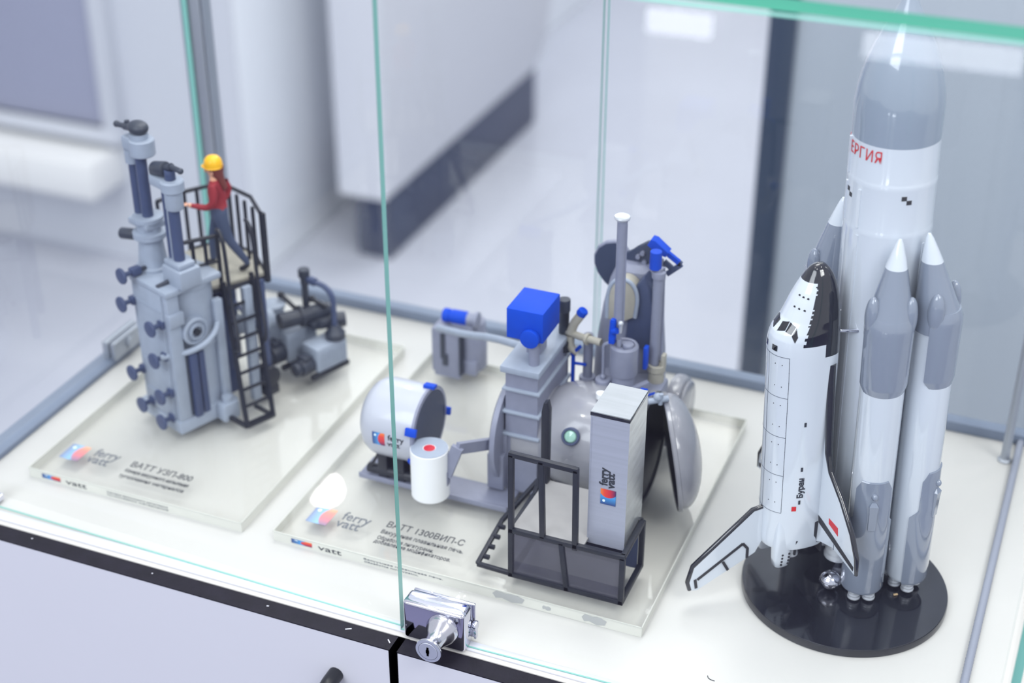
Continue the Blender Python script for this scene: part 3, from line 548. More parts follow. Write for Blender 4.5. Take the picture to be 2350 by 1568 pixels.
# ================================================================== MELTING FURNACE (centre)
mf = thing('melting_furnace', 'grey melting furnace model with ribbed charging tower, blue box and open dished lid', 'machine model', (0.06, 0.18, PT))
OM = (-0.06, -0.18, -PT)
def Fm(b, name, m, parent=None, **k): return b.done(name, m, parent or mf, OM, **k)
# ribbed charging tower
b = B(); b.box((0.0075, 0.1560, PT+0.002), (0.0305, 0.2150, 0.1065))
tw = Fm(b, 'charging_tower', 'model_grey')
for z in (0.0555, 0.0735, 0.0915):
    b = B(); b.prism([(0.0055, 0.1540), (0.0325, 0.1540), (0.0325, 0.2170), (0.0055, 0.2170)], Z, z, z+0.0026, (X, Y, (0, 0, 0)), 0.0008); Fm(b, 'tower_flange', 'model_light', tw)
b = B(); b.box((0.0045, 0.1530, 0.1060), (0.0325, 0.2185, 0.1110), 0.0008); Fm(b, 'tower_lid', 'model_light', tw)
b = B(); b.box((0.0310, 0.158, 0.048), (0.0375, 0.2200, 0.0620), 0.001); Fm(b, 'side_duct', 'model_beige_dark', tw)
b = B(); b.box((0.0005, 0.1545, 0.0300), (0.0090, 0.1720, 0.0570), 0.0008); b.box((-0.0035, 0.1490, 0.0130), (0.0085, 0.1560, 0.0410), 0.0008); Fm(b, 'tower_bracket', 'model_grey', tw)
bx = B(); bx.box((0.0060, 0.1610, 0.1290), (0.0318, 0.1925, 0.1510), 0.0006); bxo = Fm(bx, 'drive_box', 'model_blue')
b = B(); b.cyl((0.0235, 0.1610, 0.1325), (0.0235, 0.1570, 0.1325), 0.0066, None, 32, 0.0006); Fm(b, 'drive_disc', 'model_blue', bxo)
b = B(); b.cyl((0.0250, 0.1635, 0.1110), (0.0250, 0.1635, 0.1295), 0.0036); b.box((0.0145, 0.176, 0.1110), (0.0245, 0.188, 0.1290)); Fm(b, 'drive_post', 'model_grey')
# drum
AX = (0.1850, 0.0492)
b = B(); b.lathe([(0.030, 0.0000), (0.0335, 0.001), (0.0385, 0.0035), (0.0402, 0.0040), (0.0402, 0.0075), (0.036, 0.008)], (-0.0020, AX[0]-0.005, AX[1]), X, 56); Fm(b, 'drum_flange', 'model_grey')
b = B(); b.lathe([(0.030, 0.010), (0.0300, 0.030), (0.0330, 0.034), (0.0358, 0.041), (0.0375, 0.050), (0.0382, 0.060), (0.0382, 0.0945), (0.0402, 0.0950), (0.0402, 0.0985), (0.0370, 0.0990), (0.0370, 0.060), (0.030, 0.050)], (0.0015, AX[0], AX[1]), X, 64, (True, True)); dr = Fm(b, 'furnace_drum', 'model_grey_gloss')
b = B(); b.lathe([(0.0398, 0.0986), (0.0398, 0.0998), (0.0366, 0.0999), (0.0362, 0.066), (0.0, 0.066)], (0.0015, AX[0], AX[1]), X, 64, (True, False)); Fm(b, 'drum_lining', 'model_black', dr)
b = B(); b.cyl((0.080, 0.176, 0.030), (0.080, 0.176, 0.052), 0.014, None, 24, 0.001); b.box((0.070, 0.160, 0.012), (0.098, 0.190, 0.030), 0.001); Fm(b, 'crucible', 'model_beige_dark', dr)
pn = Vector((0.10, -0.86, 0.50)).normalized(); pc = Vector((0.0560, AX[0], AX[1]))+Vector((0, pn.y, pn.z)).normalized()*0.0370
b = B(); b.lathe([(0.0062, -0.002), (0.0062, 0.0035), (0.0056, 0.0042), (0.0046, 0.0042), (0.0044, 0.0030), (0.0, 0.0030)], pc, pn, 32); po = Fm(b, 'viewing_port', 'model_blue_grey', dr)
b = B(); b.lathe([(0.0043, 0.0031), (0.0035, 0.0042), (0.0, 0.0046)], pc, pn, 28); Fm(b, 'port_glass', 'port_glass', dr)
for a in (0, 1, 2, 3, 4, 5):
    pass
b = B(); b.lathe([(0.0032, 0.0), (0.0032, 0.004), (0.0, 0.004)], (0.068, 0.176, 0.0875), Z, 16); b.box((0.074, 0.168, 0.086), (0.078, 0.172, 0.092)); Fm(b, 'drum_valve', 'canister_white', dr)
b = B()
for x in (0.040, 0.086):
    b = B(); b.box((x, 0.160, PT), (x+0.007, 0.212, 0.018), 0.0006); Fm(b, 'drum_cradle', 'model_black')
# dished lid, hinged at the top and standing open
LN = Vector((0.905, 0.40, 0.145)).normalized(); LC = Vector((0.1150, 0.1850, 0.0505))
b = B(); prof = [(0.0402, 0.0000), (0.0410, 0.0008), (0.0410, 0.0030), (0.0397, 0.0036)]
for i in range(1, 11): a = i/10*pi/2; prof.append((0.0397*math.cos(a), 0.0036+0.0175*math.sin(a)))
b.lathe(prof, LC, LN, 64, (False, False)); ld = Fm(b, 'dished_lid', 'model_grey_gloss')
b = B(); pr2 = [(0.0402, 0.0001)]
for i in range(0, 11): a = i/10*pi/2; pr2.append((0.0375*math.cos(a), 0.0004+0.0165*math.sin(a)))
b.lathe(pr2, LC, LN, 64, (False, False)); Fm(b, 'lid_lining', 'model_black', ld)
kc = LC+LN*0.0185+Vector((0.004, -0.012, -0.014)); b = B(); b.lathe([(0.0045, -0.004), (0.0045, 0.0015), (0.0, 0.0018)], kc, (LN+Vector((0.1, -0.25, -0.35))).normalized(), 24); Fm(b, 'lid_cap', 'dark_red', ld)
b = B(); b.cyl((0.1010, 0.176, 0.0925), (0.1130, 0.182, 0.0945), 0.0022, None, 14); b.sphere((0.1065, 0.179, 0.0955), 0.0032, 14, 8); b.cyl((0.1085, 0.179, 0.0905), (0.1085, 0.179, 0.0985), 0.0016); Fm(b, 'lid_hinge', 'model_light')
# second smaller vessel behind the lid
b = B(); b.cyl((0.092, 0.262, 0.036), (0.103, 0.262, 0.036), 0.0245, None, 48, 0.003); b.cyl((0.1030, 0.262, 0.036), (0.1055, 0.262, 0.036), 0.0215, None, 40, 0.001); b.box((0.086, 0.250, PT), (0.100, 0.274, 0.02), 0.001); Fm(b, 'rear_vessel', 'model_grey_gloss')
# tall rear housing
b = B(); rings = []
for (z, x0, x1, d) in ((PT, 0.0400, 0.0930, 0.020), (0.045, 0.0405, 0.0925, 0.020), (0.090, 0.0425, 0.0905, 0.0185), (0.125, 0.0470, 0.0875, 0.016), (0.145, 0.0510, 0.0840, 0.013), (0.154, 0.0545, 0.0805, 0.010), (0.1575, 0.0600, 0.0750, 0.005)):
    ring = []
    for i in range(32):
        a = 2*pi*i/32; c, s_ = math.cos(a), math.sin(a)
        ring.append(Vector(((x0+x1)/2+(x1-x0)/2*math.copysign(abs(c)**0.7, c), 0.243+d*math.copysign(abs(s_)**0.7, s_), z)))
    rings.append(ring)
b.loft(rings); rh = Fm(b, 'rear_housing', 'model_grey')
b = B(); b.prism([(0.068, 0.105), (0.090, 0.100), (0.0885, 0.128), (0.0855, 0.150), (0.080, 0.158), (0.074, 0.150), (0.070, 0.130)], Y, 0.2225, 0.236, (X, Z, (0, 0, 0)), 0.002); Fm(b, 'side_shell', 'model_blue_grey', rh)
b = B(); arch = [(0.0565, 0.1230), (0.0565, 0.1440)]+[(0.0665-0.0100*math.cos(a), 0.1440+0.0105*math.sin(a)) for a in [i*pi/10 for i in range(1, 10)]]+[(0.0765, 0.1440), (0.0750, 0.1280), (0.0690, 0.1240)]
b.prism(arch, Y, 0.2190, 0.2320, (X, Z, (0, 0, 0)), 0.0008); Fm(b, 'hatch_panel', 'model_beige', rh)
b = B(); b.tube([(0.0560, 0.2195, 0.1240), (0.0558, 0.2195, 0.1440), (0.0600, 0.2195, 0.1535), (0.0665, 0.2195, 0.1560), (0.0735, 0.2195, 0.1535), (0.0775, 0.2195, 0.1440), (0.0758, 0.2195, 0.128)], 0.0014, 10, 2); b.box((0.0655, 0.2180, 0.1475), (0.0670, 0.2192, 0.1525)); Fm(b, 'hatch_rim', 'model_light', rh)
lob = [(0.0490, 0.1310), (0.0440, 0.1345), (0.0390, 0.1405), (0.0358, 0.1480), (0.0355, 0.1550), (0.0385, 0.1620), (0.0440, 0.1665), (0.0510, 0.1685), (0.0570, 0.1665), (0.0610, 0.1610), (0.0600, 0.1450), (0.0545, 0.1365)]
b = B(); b.prism(lob, Y, 0.2475, 0.2515, (X, Z, (0, 0, 0)), 0.0012); lo = Fm(b, 'hatch_leaf', 'model_grey')
b = B(); c = (0.0490, 0.1515); b.prism([(c[0]+(x-c[0])*0.9, c[1]+(z-c[1])*0.9) for x, z in lob], Y, 0.2465, 0.2474, (X, Z, (0, 0, 0))); Fm(b, 'leaf_face', 'recess_dark', lo)
lob2 = [(0.0585, 0.1560), (0.0600, 0.1625), (0.0680, 0.1670), (0.0745, 0.1735), (0.0775, 0.1740), (0.0860, 0.1600), (0.0880, 0.1500), (0.0870, 0.1300), (0.0800, 0.1200)]
b = B(); b.prism(lob2, Y, 0.2440, 0.2480, (X, Z, (0, 0, 0)), 0.001); lo = Fm(b, 'hatch_leaf', 'recess_dark')
b = B()
for (x, z) in ((0.0690, 0.1620), (0.0735, 0.1585), (0.0770, 0.1560), (0.0720, 0.1650)): b.cyl((x, 0.2440, z), (x, 0.2415, z), 0.0016, None, 12)
Fm(b, 'hatch_bolt', 'model_grey', lo)
b = B(); b.prism([(0.0775, 0.1760), (0.0800, 0.1810), (0.0830, 0.1805), (0.0925, 0.1730), (0.0905, 0.1695), (0.0850, 0.1705)], Y, 0.2340, 0.2420, (X, Z, (0, 0, 0)), 0.0006); lv = Fm(b, 'lever_bracket', 'model_blue')
b = B()
for p, q in (((0.0895, 0.1725), (0.1010, 0.1650)), ((0.1010, 0.1650), (0.0915, 0.1560)), ((0.0890, 0.1650), (0.0945, 0.1610))): b.bar((p[0], 0.237, p[1]), (q[0], 0.237, q[1]), 0.0020, 0.0035)
Fm(b, 'lever_frame', 'model_blue_grey', lv); b = B(); b.bar((0.0895, 0.2365, 0.1730), (0.0995, 0.2365, 0.1665), 0.0028, 0.0032); Fm(b, 'lever_arm', 'model_blue', lv)
b = B(); b.cyl((0.0875, 0.240, 0.1120), (0.0880, 0.240, 0.1620), 0.0015, None, 10); b.bar((0.0865, 0.234, 0.1480), (0.0885, 0.234, 0.1680), 0.002); Fm(b, 'lever_link', 'model_grey', lv)
# hydraulic ram in front of the housing
b = B(); b.lathe([(0.0032, 0.128), (0.0032, 0.130), (0.0034, 0.2085), (0.0034, 0.209)], (0.0705, 0.200, 0), Z, 24); b.bar((0.0742, 0.1995, 0.134), (0.0738, 0.1995, 0.207), 0.0008); rm = Fm(b, 'ram_tube', 'model_grey')
b = B(); b.lathe([(0.0034, 0.2082), (0.0050, 0.2096), (0.0054, 0.2105), (0.0050, 0.2115), (0.0030, 0.2112), (0.0, 0.2105)], (0.0703, 0.200, 0), Z, 20); Fm(b, 'ram_cap', 'nozzle_silver', rm)
b = B(); b.box((0.0660, 0.1935, 0.1195), (0.0700, 0.1985, 0.1245), 0.0004); b.cyl((0.0680, 0.196, 0.1240), (0.0682, 0.196, 0.1360), 0.0026, 0.0022, 16); b.cyl((0.0685, 0.1945, 0.1290), (0.0718, 0.1940, 0.1305), 0.0022, None, 14); b.box((0.0667, 0.1945, 0.1340), (0.0700, 0.1980, 0.1375), 0.0004); Fm(b, 'ram_valve', 'model_blue', rm)
b = B(); b.sphere((0.0738, 0.1950, 0.1360), 0.0019, 14, 8); b.cyl((0.0730, 0.197, 0.128), (0.0738, 0.1955, 0.1355), 0.0012); Fm(b, 'ram_joint', 'nozzle_silver', rm)
b = B(); b.lathe([(0.0092, 0.0955), (0.0096, 0.0965), (0.0096, 0.1165), (0.0086, 0.1180), (0.0070, 0.1176), (0.0068, 0.1165), (0.0, 0.1165)], (0.0755, 0.200, 0), Z, 44); b.cyl((0.0785, 0.1985, 0.1165), (0.0785, 0.1985, 0.1198), 0.0038, None, 24, 0.0006); b.cyl((0.0722, 0.1985, 0.1165), (0.0715, 0.199, 0.1215), 0.0022, None, 14); rb = Fm(b, 'ram_cylinder', 'model_grey')
b = B(); b.lathe([(0.0100, 0.0800), (0.0108, 0.0815), (0.0108, 0.0850), (0.0078, 0.0860), (0.0078, 0.0955)], (0.0755, 0.200, 0), Z, 40); b.cyl((0.062, 0.198, 0.0840), (0.062, 0.198, 0.0890), 0.0055, None, 24, 0.0006); Fm(b, 'ram_base', 'model_grey')
b = B(); b.cyl((0.0618, 0.198, 0.0890), (0.0612, 0.199, 0.1140), 0.0012, None, 12); b.tube([(0.0612, 0.199, 0.113), (0.0620, 0.199, 0.1155), (0.0680, 0.199, 0.1180)], 0.0013, 10, 1); b.sphere((0.0618, 0.198, 0.0905), 0.0022, 12, 8); Fm(b, 'ram_pipe', 'model_grey')
b = B(); b.box((0.0862, 0.2080, 0.0960), (0.0890, 0.2130, 0.1130), 0.0004); Fm(b, 'side_tag', 'model_blue')
b = B(); b.box((0.054, 0.190, 0.070), (0.100, 0.228, 0.0815), 0.002); b.bar((0.078, 0.19, 0.084), (0.092, 0.205, 0.088), 0.004); b.bar((0.080, 0.185, 0.078), (0.095, 0.188, 0.092), 0.003); Fm(b, 'ram_platform', 'model_grey')
# perforated column on the right
b = B(); b.lathe([(0.0036, 0.094), (0.0036, 0.1605), (0.0046, 0.1610), (0.0048, 0.1650), (0.0046, 0.1655), (0.0028, 0.1660), (0.0028, 0.1680)], (0.0905, 0.221, 0), Z, 28); b.bar((0.0952, 0.223, 0.098), (0.0930, 0.223, 0.168), 0.0018); cp = Fm(b, 'sensor_column', 'model_grey')
b = B(); b.lathe([(0.0040, 0.1675), (0.0040, 0.1798), (0.0037, 0.1802), (0.0, 0.1802)], (0.0880, 0.2205, 0), Z, 24); Fm(b, 'column_cap', 'model_blue', cp)
b = B(); b.lathe([(0.0050, 0.0790), (0.0056, 0.0800), (0.0052, 0.0890), (0.0062, 0.0900), (0.0062, 0.0945), (0.0048, 0.0950), (0.0042, 0.0938), (0.0, 0.0938)], (0.0925, 0.221, 0), Z, 32); b.box((0.0958, 0.219, 0.092), (0.0985, 0.224, 0.103), 0.0004); Fm(b, 'column_collar', 'model_beige', cp)
b = B(); b.box((0.0915, 0.185, 0.086), (0.0965, 0.190, 0.0935), 0.0005); b.cyl((0.094, 0.184, 0.089), (0.094, 0.187, 0.089), 0.002); b.bar((0.0965, 0.188, 0.0895), (0.1020, 0.186, 0.0935), 0.0014); Fm(b, 'hinge_valve', 'model_blue')
# pipework between tower and ram
b = B(); b.cyl((0.0285, 0.210, 0.112), (0.0285, 0.210, 0.128), 0.0036, None, 18); b.cyl((0.0285, 0.210, 0.128), (0.0285, 0.210, 0.1375), 0.0042, None, 18, 0.0006); Fm(b, 'stop_valve', 'model_dark')
b = B(); b.tube([(0.0300, 0.210, 0.1130), (0.0420, 0.206, 0.1130), (0.0580, 0.203, 0.1135)], 0.0026, 16); b.cyl((0.0465, 0.205, 0.1130), (0.0485, 0.2045, 0.1130), 0.0042, None, 18); b.tube([(0.034, 0.208, 0.113), (0.0365, 0.209, 0.121), (0.0405, 0.210, 0.1275)], 0.0032, 16); b.tube([(0.034, 0.208, 0.111), (0.0340, 0.208, 0.102), (0.0400, 0.208, 0.099)], 0.003, 14, 1); Fm(b, 'vacuum_pipe', 'model_beige')
b = B(); b.lathe([(0.0030, 0), (0.0036, 0.0008), (0.0036, 0.0042), (0.0030, 0.005)], (0.0400, 0.210, 0.1275), (0.55, 0.05, 0.83), 20); Fm(b, 'pipe_cap', 'model_blue')
b = B(); b.lathe([(0.0030, 0.098), (0.0042, 0.0985), (0.0042, 0.1035), (0.0048, 0.104), (0.0048, 0.1075), (0.003, 0.108)], (0.0300, 0.208, 0), Z, 20); Fm(b, 'pressure_regulator', 'model_black')
b = B(); b.bar((0.0365, 0.208, 0.066), (0.0365, 0.208, 0.098), 0.0022); b.bar((0.0355, 0.208, 0.096), (0.0425, 0.205, 0.1060), 0.0022); b.bar((0.0365, 0.208, 0.090), (0.046, 0.208, 0.0905), 0.0016); Fm(b, 'pipe_support', 'model_blue')
b = B(); b.cyl((0.0455, 0.213, 0.072), (0.0455, 0.213, 0.112), 0.0034, None, 18); b.cyl((0.0455, 0.213, 0.064), (0.0455, 0.213, 0.079), 0.0058, None, 20, 0.0006); Fm(b, 'down_pipe', 'model_grey')
# suction line from the pump box to the tower
b = B(); b.tube([(-0.0955, 0.272, 0.0550), (-0.094, 0.270, 0.0565), (-0.0600, 0.247, 0.0700), (-0.0300, 0.222, 0.0880), (0.006, 0.196, 0.1020)], 0.0028, 16, 1); Fm(b, 'suction_line', 'model_light')
b = B(); b.box((0.002, 0.205, 0.085), (0.010, 0.215, 0.105), 0.001); Fm(b, 'line_bracket', 'model_blue_grey')
# arm carrying the canister
b = B()
for p, q in (((-0.0205, 0.119, 0.0385), (-0.0125, 0.121, 0.0615)), ((-0.0130, 0.121, 0.0605), (0.0005, 0.152, 0.0490))): b.bar(p, q, 0.0034, 0.0080)
b.box((-0.0235, 0.1165, 0.0310), (-0.0185, 0.1215, 0.0420), 0.0004); Fm(b, 'ladle_arm', 'model_grey')
# ------------------------------------------------------------------ white canister
cn = thing('canister', 'white cylindrical canister with grey top and red centre held on the furnace arm', 'canister', (-0.0320, 0.1180, 0.0205))
b = B(); b.lathe([(0.0122, 0.0), (0.0130, 0.0008), (0.0130, 0.0370), (0.0127, 0.0374)], (0, 0, 0), Z, 48); b.done('canister_body', 'canister_white', cn)
b = B(); b.lathe([(0.0126, 0.0370), (0.0126, 0.0377), (0.0045, 0.0378), (0.0042, 0.0368), (0.0, 0.0368)], (0, 0, 0), Z, 48); b.done('canister_top', 'model_light', cn)
b = B(); b.lathe([(0.0040, 0.0360), (0.0040, 0.0374), (0.0, 0.0376)], (0, 0, 0), Z, 32); b.done('canister_core', 'signal_red', cn)
# ------------------------------------------------------------------ horizontal tank on its rail
tk = thing('holding_tank', 'silver horizontal tank with dark open end on a black cradle and grey rail', 'tank model', (-0.065, 0.15, PT))
OTK = (0.065, -0.15, -PT)
b = B(); b.box((-0.0945, 0.1330, PT), (0.0180, 0.1553, PT+0.0030), 0.0006); b.box((-0.0945, 0.1318, PT), (0.018, 0.1335, PT+0.0042), 0.0004); b.done('base_rail', 'model_grey', tk, OTK)
b = B()
for y in (0.136, 0.154):
    b.cyl((-0.0885, y, 0.0165), (-0.046, y, 0.0165), 0.0036, None, 18, 0.0006)
for x in (-0.0760, -0.063, -0.051): b.box((x-0.0035, 0.133, 0.0115), (x+0.0035, 0.157, 0.0345), 0.0005)
for s_ in (-1, 1): b.bar((-0.0780, 0.144+0.010*s_, 0.0330), (-0.0870, 0.144+0.010*s_, 0.0160), 0.002)
b.done('cradle', 'model_black', tk, OTK)
prof = [(0.001, 0.0), (0.010, 0.0008), (0.018, 0.0030), (0.0236, 0.0068), (0.0266, 0.0115), (0.0275, 0.0160), (0.0275, 0.0465), (0.0265, 0.0468)]
b = B(); b.lathe(prof, (-0.0910, 0.1440, 0.0575), X, 64); sh = b.done('tank_shell', 'tank_silver', tk, OTK)
b = B(); b.lathe([(0.0278, 0.0455), (0.0278, 0.0474), (0.0250, 0.0476), (0.0246, 0.0455), (0.0, 0.0455)], (-0.0910, 0.1440, 0.0575), X, 64); b.done('tank_ring', 'model_grey', tk, OTK)
b = B(); b.lathe([(0.0247, 0.0455), (0.0247, 0.0475), (0.0, 0.0477)], (-0.0910, 0.1440, 0.0575), X, 64, (True, False)); b.done('tank_opening', 'recess_dark', tk, OTK)
for a in (80, 160, 215, 350):
    c = Vector((-0.0450, 0.1440+0.0284*math.cos(math.radians(a)), 0.0575+0.0284*math.sin(math.radians(a))))
    Mx = Matrix.Translation(c) @ Matrix.Rotation(math.radians(a), 4, 'X'); b = B(); b.box((-0.004, -0.0010, -0.0028), (0.0042, 0.0016, 0.0028), 0.0004, Mx); b.done('tank_clamp', 'model_blue', tk, OTK)
# logo patch and lettering wrapped on the shell
bm = bmesh.new(); uvl = bm.loops.layers.uv.new('UVMap'); n = 8; vv = {}
def tpt(x, h): 
    a = pi+math.radians(12)-h/0.0276; return Vector((x, 0.1440+0.0277*math.cos(a), 0.0575+0.0277*math.sin(a)))+Vector(OTK)
for i in range(n+1):
    for j in (0, 1): vv[i, j] = bm.verts.new(tpt(-0.0738+0.0092*j, 0.0100*i/n))
for i in range(n):
    f = bm.faces.new((vv[i, 0], vv[i, 1], vv[i+1, 1], vv[i+1, 0]))
    for l, (ii, jj) in zip(f.loops, ((i, 0), (i, 1), (i+1, 1), (i+1, 0))): l[uvl].uv = (jj, ii/n)
me = bpy.data.meshes.new('logo'); bm.to_mesh(me); bm.free(); me.materials.append(MATS['logo_print']); o = bpy.data.objects.new('logo', me); COL.objects.link(o); o.parent = tk
text('lettering', 'ferry', 0.0066, X, Y, (0, 0, 0), 'ink', tk, bold=0.00012, warp=lambda x, y, z: tpt(-0.0622+x*0.92, 0.0058+y*0.9))
text('lettering', 'vatt', 0.0066, X, Y, (0, 0, 0), 'ink', tk, bold=0.00012, warp=lambda x, y, z: tpt(-0.0627+x*0.92, 0.0008+y*0.9))
# ------------------------------------------------------------------ pump box at the back
vb = thing('vacuum_pump', 'grey box pump with blue motor on top at the rear edge of the plate', 'pump model', (-0.09, 0.29, PT))
OV = (0.09, -0.29, -PT)
b = B(); b.box((-0.1045, 0.2770, PT+0.004), (-0.0815, 0.3040, 0.0510), 0.0015); b.box((-0.1030, 0.2780, PT), (-0.0810, 0.3020, PT+0.006), 0.001); b.done('pump_housing', 'model_grey', vb, OV)
b = B(); b.lathe([(0.0105, 0.0), (0.0110, 0.001), (0.0110, 0.030), (0.0100, 0.032), (0.0100, 0.040), (0.0090, 0.041)], (-0.0775, 0.2960, PT+0.0045), Z, 32); b.box((-0.0815, 0.284, PT+0.002), (-0.0700, 0.303, PT+0.0145), 0.001); b.done('pump_casing', 'model_grey', vb, OV)
b = B(); b.box((-0.0965, 0.2762, 0.0260), (-0.0925, 0.2772, 0.0480)); b.box((-0.0948, 0.2760, 0.0200), (-0.0905, 0.2770, 0.0300)); b.box((-0.0822, 0.278, 0.012), (-0.0805, 0.287, 0.046)); b.done('casing_slot', 'model_dark', vb, OV)
b = B(); b.lathe([(0.0048, 0), (0.0056, 0.0008), (0.0056, 0.0050), (0.0050, 0.0055), (0.0050, 0.0070), (0.0056, 0.0075), (0.0056, 0.0190), (0.0050, 0.0200)], (-0.0985, 0.2880, 0.0580), (1, 0.05, 0), 28); b.done('pump_motor', 'model_blue', vb, OV)
b = B(); b.lathe([(0.0050, 0.0195), (0.0050, 0.0255), (0.0066, 0.0260), (0.0066, 0.0285), (0.0050, 0.029)], (-0.0985, 0.2880, 0.0580), (1, 0.05, 0), 24); b.box((-0.090, 0.283, 0.050), (-0.072, 0.293, 0.0545)); b.done('motor_coupling', 'model_grey', vb, OV)
# ------------------------------------------------------------------ black framed control platform
cp = thing('control_platform', 'black framed railing platform with stair frame carrying the tall control cabinet', 'platform model', (0.083, 0.09, PT))
OCP = (-0.083, -0.09, -PT)
def bars(name, segs, w=0.0034, m='model_black'):
    for p, q in segs:
        b = B(); b.bar(p, q, w, w, 0.0003); b.done(name, m, cp, OCP)
x0, x1, y0, y1, zd, zr = 0.0462, 0.1205, 0.0712, 0.1110, 0.0452, 0.1030
zb = PT+0.0017; xm = 0.0835; xr = 0.0900
bars('lower_bar', [((x0-0.0015, y0, zb), (x1+0.0015, y0, zb)), ((x1, y0, zb), (x1, y1, zb)), ((x0, y0, zb), (x0, y1, zb))])
bars('deck_bar', [((x0-0.0015, y0, zd), (x1+0.0015, y0, zd)), ((x1, y0, zd), (x1, y1, zd)), ((x0, y0, zd), (x0, y1, zd)), ((x0, y1, zd), (x1, y1, zd))])
bars('corner_leg', [((x0, y0, PT), (x0, y0, zr)), ((x1, y0, PT), (x1, y0, zd)), ((x1, y1, PT), (x1, y1, zd)), ((x0, y1, PT), (x0, y1, zd))])
bars('frame_mullion', [((xm+0.001, y0, PT), (xm-0.0035, y0, zd)), ((0.0675, y0, zd), (0.0660, y0, zr)), ((0.0892, y0, zd-0.003), (0.0885, y0, zr-0.0005))])
bars('top_rail', [((x0-0.0015, y0, zr), (xr, y0, zr-0.001)), ])
bars('stair_bar', [((0.0222, 0.0722, zb), (x0, y0, zb)), ((0.0222, 0.0722, zb), (0.0245, 0.1080, 0.0205)), ((0.0245, 0.1080, 0.0205), (0.0420, 0.1300, 0.0440)), ((x0, y1, zd), (0.0420, 0.1300, 0.0440)), ((x0, y1, 0.012), (0.040, 0.128, 0.020))], 0.0028)
for i in range(4):
    f = 0.15+i*0.22; b = B(); b.bar((0.0228+0.002*f, 0.0735+0.036*f, zb+0.012*f), (0.0275+0.002*f, 0.0735+0.036*f, zb+0.012*f), 0.0024); b.done('stair_tread', 'model_black', cp, OCP)
b = B(); b.prism([(0.0468, 0.0722), (0.0948, 0.0722), (0.0948, 0.1280), (0.0480, 0.1280)], Z, zd+0.0004, zd+0.0018, (X, Y, (0, 0, 0))); b.done('deck_panel', 'deck_grey', cp, OCP)
b = B(); b.box((x0+0.0015, y0-0.0003, zb+0.0016), (x1-0.0015, y0+0.0003, zd-0.0018)); b.done('front_panel', 'smoked_panel', cp, OCP)
b = B(); b.box((x0+0.006, y1-0.003, PT+0.0005), (x1-0.002, y1-0.001, zd-0.003)); b.done('rear_panel', 'model_blue_grey', cp, OCP)
b = B(); b.prism([(0.0455, 0.040), (0.0505, 0.040), (0.0510, 0.104), (0.0495, 0.1100), (0.0470, 0.1090), (0.0455, 0.1020)], Y, 0.1235, 0.1290, (X, Z, (0, 0, 0)), 0.0006); b.done('side_upright', 'model_black', cp, OCP)
# ------------------------------------------------------------------ control cabinet
cc = thing('control_cabinet', 'tall silver control cabinet with logo standing on the black framed platform', 'cabinet model', (0.106, 0.0975, zd))
OCC = (-0.106, -0.0975, -zd)
cx0, cx1, cy0, cy1, cz0, cz1 = 0.0938, 0.1183, 0.0800, 0.1145, 0.0394, 0.1408
b = B(); b.box((cx0, cy0, cz0+0.0038), (cx1, cy1, cz1-0.0030))
for f in b.bm.faces: f.normal_update()
for f in b.bm.faces: f.material_index = 1 if f.normal.x > 0.9 else 0
b.box((cx0+0.0006, cy0-0.0003, cz0+0.006), (cx0+0.0010, cy0, cz1-0.004)); b.done('cabinet_shell', ['brushed_cabinet', 'brushed_side'], cc, OCC)
b = B(); b.box((cx0-0.0003, cy0-0.0003, cz1-0.0030), (cx1+0.0003, cy1+0.0003, cz1-0.0006), 0.0002); b.box((cx0-0.0001, cy0-0.0002, cz0), (cx1, cy1, cz0+0.0038), 0.0002); b.done('cabinet_band', 'gloss_black', cc, OCC)
b = B(); b.box((cx0, cy0, cz1-0.0006), (cx1, cy1, cz1)); b.done('cabinet_top', 'cabinet_top', cc, OCC)
oc = Vector((0, cy0-0.0002, 0)) + Vector(OCC)
logo('logo', oc+Vector((0.1116, 0, 0.0755)), Z, -X, 0.0112, 0.0098, 'logo_print', cc)
text('lettering', 'ferry', 0.0075, Z, -X, oc+Vector((0.1058, 0, 0.0893)), 'ink', cc, width=0.0130, bold=0.00018)
text('lettering', 'vatt', 0.0075, Z, -X, oc+Vector((0.1103, 0, 0.0878)), 'ink', cc, width=0.0115, bold=0.00018)
# ================================================================== ROCKET ON ITS STAND
st = thing('rocket_stand', 'glossy black round base disc under the rocket model', 'model stand', (0.2456, 0.1488, 0))
b = B(); b.lathe([(0.0640, 0.0), (0.0652, 0.0006), (0.0652, 0.0052)], (0, 0, 0), Z, 128, (True, False)); b.lathe([(0.0652, 0.0052), (0.0647, 0.0060), (0.0, 0.0060)], (0, 0, 0), Z, 128, (False, False))
b.bm.faces.ensure_lookup_table()
for f in b.bm.faces:
    f.normal_update(); f.material_index = 0
b.done('disc', 'stand_black', st)
b = B(); b.lathe([(0.0085, 0.006), (0.0085, 0.010), (0.0055, 0.0125), (0.0055, 0.036)], (-0.0025, 0.0245, 0), Z, 32); b.sphere((-0.0075, -0.0100, 0.0130), (0.0070, 0.0070, 0.0060), 20, 12); b.bar((-0.0070, -0.0090, 0.0105), (-0.0025, 0.0245, 0.0105), 0.006)
b.done('support_stem', 'chrome', st)
b = B(); b.bar((0.2775, 0.1472, 0.0068), (0.2797, 0.1488, 0.0068), 0.0010, 0.0008); tag(b.done('crumb', 'crumb_tan'), 'tiny tan crumb on the black rocket stand', 'crumb')
b = B(); b.tube([(0.1871, 0.0375, 0.0003), (0.1880, 0.0356, 0.0003), (0.1900, 0.0347, 0.0003), (0.1922, 0.0347, 0.0003)], 0.00022, 6, 2); tag(b.done('hair', 'hair_dark'), 'short dark hair lying on the white shelf near the front glass', 'hair')
KP = Vector((0.2452, 0.1762, 0.016)); LEAN = math.radians(-1.7)
